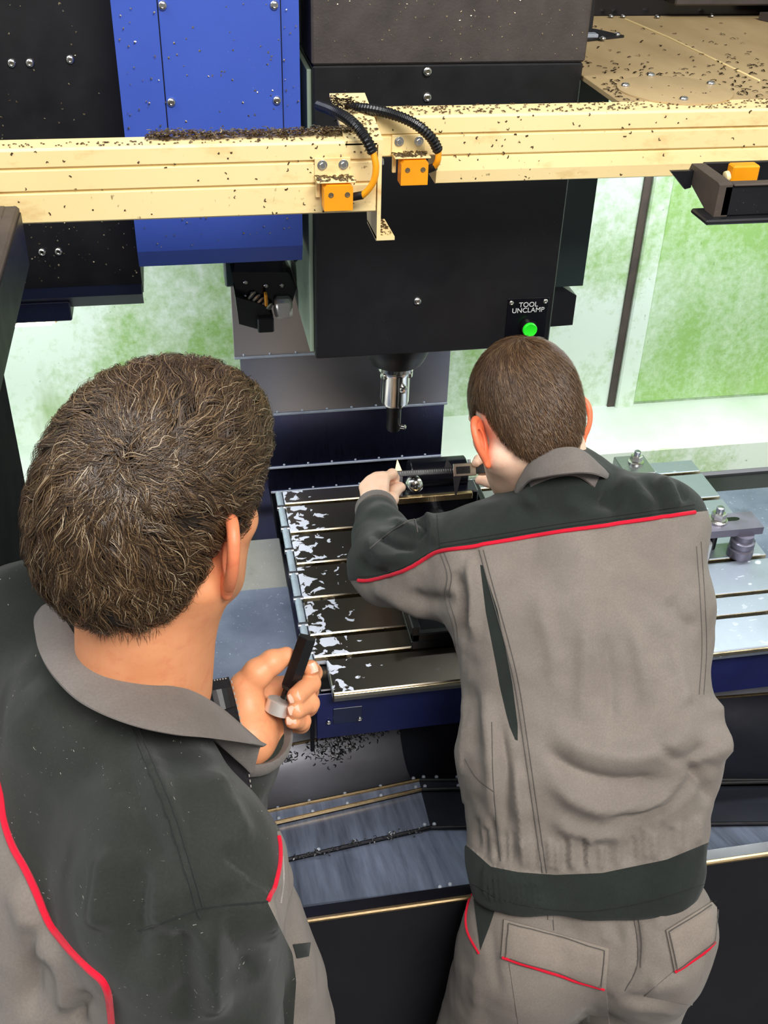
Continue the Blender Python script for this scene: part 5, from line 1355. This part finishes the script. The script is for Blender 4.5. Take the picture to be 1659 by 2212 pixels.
F_(30, .006, (20, 1900), (60, 2000), (90, 2100)); F_(20, -.007, (70, 1990), (62, 2080), (70, 2200)); F_(24, .006, (110, 2020), (140, 2100), (150, 2200)); F_(16, -.006, (190, 2140), (170, 2180), (165, 2212))
F_(24, -.004, (600, 1900), (630, 1990), (640, 2080)); F_(20, .005, (650, 2000), (660, 2090), (665, 2190))
L_ = [(a, b*1.05, c*1.7) for a, b, c in L_]
kV = folds(kV, kN, kT, L_, lambda V, q: vnoise(V, 14, 9)*.012+vnoise(V, 34, 10)*.004)
kC = Cast(kV, kT)
backpip = [(-60, 1560), (-20, 1640), (2, 1710), (12, 1775), (30, 1830), (58, 1880), (85, 1940), (110, 1995), (150, 2045), (195, 2090), (225, 2118), (238, 2155), (244, 2212), (248, 2300)]
frontpip = [(585, 1700), (596, 1790), (602, 1815), (604, 1850), (598, 1885), (590, 1920), (577, 1947)]
q = project(kV)
bx = pline([(1000, -420), (1300, -230)]+[(p[1], p[0]) for p in backpip])
fx = pline([(1650, 640), (1790, 598), (1815, 602), (1850, 604), (1885, 598), (1920, 590), (1947, 577), (1990, 598), (2060, 632), (2120, 640), (2300, 628)])
gb = q[:, 0]-bx(q[:, 1])
nn = vnormals(kV, kT)
kV, T_dark, T_back = split(kV, kT, gb)
q = project(kV); nn = vnormals(kV, np.vstack([T_dark, T_back]))
gf = np.maximum(fx(q[:, 1])-q[:, 0], (1795-q[:, 1])*.6)
kV, T_dark, T_front = split(kV, T_dark, gf)
kN2 = vnormals(kV, np.vstack([T_dark, T_back, T_front]))
jk2 = sub_mesh('jacket', kV, T_dark, M['cloth_dark_lint'], man, 'dark twill work jacket with pale lint', kN2)
sub_mesh('back_panel', kV, T_back, M['cloth_grey'], jk2, 'grey back panel', kN2)
sub_mesh('front_panel', kV, T_front, M['cloth_grey'], jk2, 'grey chest panel', kN2)
cord('piping', kC, [(-230, 1300), (-140, 1435)]+backpip[:-1], .0034, M['piping_red'], jk2, 8, .0012, 'bright red piping')
cord('piping', kC, [(600, 1808), (603, 1830), (602, 1868), (592, 1912), (578, 1945)], .0020, M['piping_red'], jk2, 8, .0012, 'bright red piping')
for pts, mm in (([(286, 1575), (320, 1660), (360, 1760), (395, 1870), (422, 1960), (432, 1985)], 'stitch_dark'), ([(300, 1572), (335, 1660), (376, 1760), (410, 1870), (436, 1958)], 'stitch_dark'),
                ([(300, 2010), (360, 1990), (430, 1965), (500, 1955), (578, 1948)], 'stitch_dark'), ([(610, 1850), (612, 1900), (606, 1950)], 'stitch_pale')):
    cord('seam', kC, pts, .0008, M[mm], jk2, 8, .0004)
pkf = patch(kC, [(632, 2040), (668, 2036), (664, 2066), (640, 2070)], 4, 3, .003).build('pocket_flap', M['cloth_dark'], jk2, True)
# collar, folded over, open at the throat
leaf_collar([(300, 1400, 1.13), (190, 1330, 1.12), (118, 1303, 1.075), (143, 1352, 1.02), (181, 1410, .985), (236, 1448, .962), (295, 1469, .955), (371, 1488, .962), (415, 1498, .975), (470, 1528, 1.0), (540, 1588, 1.035), (562, 1608, 1.045)],
    [(320, 1440, 1.15), (170, 1370, 1.15), (84, 1330, 1.08), (80, 1385, 1.01), (100, 1440, .965), (150, 1499, .93), (211, 1538, .908), (295, 1570, .897), (380, 1588, .905), (445, 1594, .93), (520, 1604, .985), (566, 1614, 1.04)],
    neckJ, (FB*.25+UB), M['cloth_collar'], jk2)
# open front placket standing in front of the chest
def sheet(pts_l, pts_r, thick, n=8):
    a, b = smooth_path(pts_l, n), smooth_path(pts_r, n); d = nrm(CAM_POS-a[0]); mb = MB(); rows = []
    for t in np.linspace(0, 1, 5): rows.append(a*(1-t)+b*t+d*.004*math.sin(t*math.pi))
    for r0, r1_ in zip(rows[:-1], rows[1:]): mb.slab(r0, r1_, d*thick)
    return mb
sheet([A3(404, 1478, 1.08), A3(425, 1530, 1.075), A3(470, 1640, 1.07), A3(520, 1740, 1.06)], [A3(494, 1462, 1.10), A3(512, 1530, 1.095), A3(535, 1640, 1.085), A3(552, 1762, 1.07)], .004).build('front_placket', M['lining'], jk2, True, 'black front placket of the open jacket')
sheet([A3(456, 1492, 1.082), A3(468, 1536, 1.078)], [A3(500, 1484, 1.094), A3(508, 1526, 1.09)], .003).build('snap_patch', M['rubber'], jk2, True)
for pts in ([(500, 1470, 1.088), (520, 1560, 1.08), (536, 1660, 1.072), (548, 1740, 1.06)], [(410, 1482, 1.07), (450, 1472, 1.082), (492, 1465, 1.09)]):
    P_ = smooth_path([A3(*p) for p in pts], 14); s = MB()
    for a in range(0, len(P_)-1, 2): s.tube([P_[a], P_[a+1]], .0007, 5)
    s.build('stitching', M['stitch_pale'], jk2)['kind'] = 'stuff'
MB().lathe(wrML-nrm(wrML-elML)*.012, wrML-elML, [(.0455, 0), (.0465, .006), (.0455, .016), (.042, .02), (.037, .012), (.035, 0)], 30).build('cuff', M['cloth_collar'], jk2, True)
# ---- trousers and boots (mostly below the picture)
T2 = SDF(); torso(T2, [(hipMR+[0, 0, .08], hipMR, .09, .1), (hipML+[0, 0, .08], hipML, .09, .1), (mid(hipMR, hipML)+[0, 0, .06], mid(hipMR, hipML), .1, .1)], .04)
for h, k, f in ((hipMR, kneeMR, footMR), (hipML, kneeML, footML)): T2.add(sd_cap(h, k, .098, .078), .03); T2.add(sd_cap(k, f+[0, 0, -.02], .078, .066), .03)
T2.cut((0, 0, .06), (0, 0, -1), .004); v, g = surface(T2, .008); sub_mesh('trousers', v, g, M['cloth_grey'], man)
for f in (footMR, footML):
    b = SDF(); b.add(sd_cap(f+[0, 0, -.035], f+FB*.15+[0, 0, -.045], .05, .04)); b.add(sd_cap(f+[0, 0, .05], f+[0, 0, -.03], .046, .05), .02); b.cut((0, 0, .001), (0, 0, -1), .003)
    v, g = surface(b, .006); sub_mesh('boot', v, g, M['rubber'], man)

# ================================================================ the tool in the older worker's hand
ht = thing('hand_tool', H(720, 800), 'black hexagonal tool with a bright steel ring held in the older worker\'s hand', 'tool')
pa, pb = H(955, 185, -.004), H(750, 770, .002); ad = nrm(pa-pb)
MB().lathe(pb, ad, [(.0085, 0), (.0105, .004), (.0105, np.linalg.norm(pa-pb)-.001), (.0098, np.linalg.norm(pa-pb))], 6).build('hex_bar', M['plastic'], ht)
MB().lathe(pb-ad*.03, ad, [(.0062, 0), (.0062, .034)], 18).build('shank', M['plastic'], ht, True)
rc = H(640, 966, -.006)
MB().lathe(rc-ad*.0075, ad, [(.0125, 0), (.0145, .001), (.0145, .014), (.0125, .015), (.007, .015)], 36).build('ring', M['turned'], ht, True, label='bright turned steel ring')
# ================================================================ metal chips and shavings left by the machining (uncountable stuff)
rc_ = random.Random(21)
def flat(x0, x1, y0, y1, z, n, bias=None):
    out = []
    while len(out) < n:
        x, y = rc_.uniform(x0, x1), rc_.uniform(y0, y1)
        if bias is None or rc_.random() < bias(x, y): out.append((np.array([x, y, z if not hasattr(z, '__len__') else rc_.uniform(*z)]), (0, 0, 1)))
    return out
def front(x0, x1, z0, z1, y, n, bias=None):
    out = []
    while len(out) < n:
        x, z = rc_.uniform(x0, x1), rc_.uniform(z0, z1)
        if bias is None or rc_.random() < bias(x, z): out.append((np.array([x, y, z]), (0, -1, 0)))
    return out
chips('metal_chips', flat(-.035, .235, 1.350, 1.368, (1.8272, 1.834), 700), M['chip_brown'], 'dark chips heaped along the top of the left rail', rc_, (.004, .010))
chips('metal_chips', flat(-.03, .235, 1.350, 1.368, (1.830, 1.8365), 240), M['chip_pale'], 'pale shiny chips on the heap atop the left rail', rc_, (.003, .008), .0006)
chips('metal_chips', flat(-.20, .205, 1.334, 1.350, 1.8271, 110), M['chip_brown'], 'sparse dark chips on the flat top edge of the left rail', rc_, (.0012, .004))
chips('metal_chips', flat(.27, 1.2, 1.404, 1.449, 1.8376, 520), M['chip_brown'], 'fine dark chips along the top of the right rail', rc_, (.0015, .005))
chips('metal_chips', flat(.61, 1.05, 1.452, 2.0, 1.8382, 420, lambda x, y: max(.05, 1-(y-1.45)*3.2)), M['chip_dark'], 'dark curled chips scattered over the tan roof plate', rc_, (.003, .010))
chips('metal_chips', flat(.61, 1.0, 1.452, 1.9, 1.8382, 26), M['chip_pale'], 'pale bright chips on the tan roof plate', rc_, (.004, .010))
chips('metal_chips', flat(.2535, .27, 1.335, 1.397, 1.7028, 70), M['chip_brown'], 'dark chips on the foot of the angle bracket', rc_, (.002, .006))
chips('metal_chips', [(np.array([rc_.uniform(.208, .25), y, 1.828+(y-1.33)*.164]), (0, 0, 1)) for y in [rc_.uniform(1.335, 1.465) for _ in range(110)]], M['chip_brown'], 'dark chips on the sloping top of the angle bracket', rc_, (.002, .007))
chips('metal_chips', flat(.168, .213, 1.304, 1.327, 1.7858, 90), M['chip_brown'], 'dark chips on the shelf of the lower limit switch', rc_, (.002, .007))
chips('metal_chips', flat(.278, .324, 1.374, 1.397, 1.7923, 90), M['chip_brown'], 'dark chips on the shelf of the upper limit switch', rc_, (.002, .007))
chips('metal_chips', front(-.2, .24, 1.74, 1.825, 1.3298, 60, lambda x, z: .3+.7*(x > .1)), M['chip_brown'], 'thin dark shavings stuck to the left rail front', rc_, (.0012, .0045), .0002)
chips('metal_chips', front(.27, .85, 1.75, 1.836, 1.3998, 100, lambda x, z: .25+.75*(x < .48)), M['chip_brown'], 'thin dark shavings stuck to the right rail front', rc_, (.0012, .0050), .0002)
chips('metal_chips', front(-.068, .18, 1.60, 1.94, 1.5972, 130), M['chip_pale'], 'tiny pale chips stuck to the blue cover', rc_, (.0008, .0034), .0002)
chips('metal_chips', front(-.28, -.075, 1.52, 1.93, 1.6798, 110, lambda x, z: .3+.7*(z < 1.62)), M['chip_pale'], 'tiny pale chips stuck to the black magazine housing', rc_, (.0008, .0036), .0002)
chips('metal_chips', front(.205, .60, 1.862, 1.95, 1.5978, 70), M['chip_pale'], 'tiny pale chips stuck to the grainy upper head cover', rc_, (.0006, .0022), .0002)
chips('metal_chips', flat(.203, .232, 1.40, 1.46, (1.83, 1.852), 180), M['chip_dark'], 'dark chips piled left of the angle bracket top', rc_, (.004, .010))
def obj_cast(o):
    me = o.data; return Cast(np.array([v.co[:] for v in me.vertices]), [list(p.vertices) for p in me.polygons])
tro = [c for c in tr.children if c.name.startswith('trough')][0]
tcast = obj_cast(tro)
def tray_spots(cl):
    out = []
    for x, y, sx, sy, n in cl:
        for _ in range(n):
            p, nn_ = tcast(x+rc_.gauss(0, sx), y+rc_.gauss(0, sy)); out.append((p+nn_*rc_.uniform(0, .004), nn_))
    return out
chips('metal_chips', tray_spots([(735, 1596, 26, 14, 190), (690, 1622, 20, 14, 60), (800, 1580, 40, 9, 70), (730, 1630, 10, 10, 40), (610, 1632, 26, 7, 60), (560, 1672, 10, 8, 8)]), M['plastic'], 'black curled chips lying in the trough under the table', rc_, (.004, .009), .0009)
spots3 = []
for x, s, n in ((665, 18, 18), (690, 12, 20), (780, 30, 24), (850, 8, 14), (895, 10, 12)):
    for _ in range(n):
        xx = x+rc_.gauss(0, s); yy = np.interp(xx, [640, 930], [1853, 1788])+rc_.gauss(-1, 4); spots3.append((at(xx, yy, z=.736), (0, -.3, 1)))
chips('metal_chips', spots3, M['plastic'], 'black chips caught along the lowest tray lip', rc_, (.003, .007), .0008)
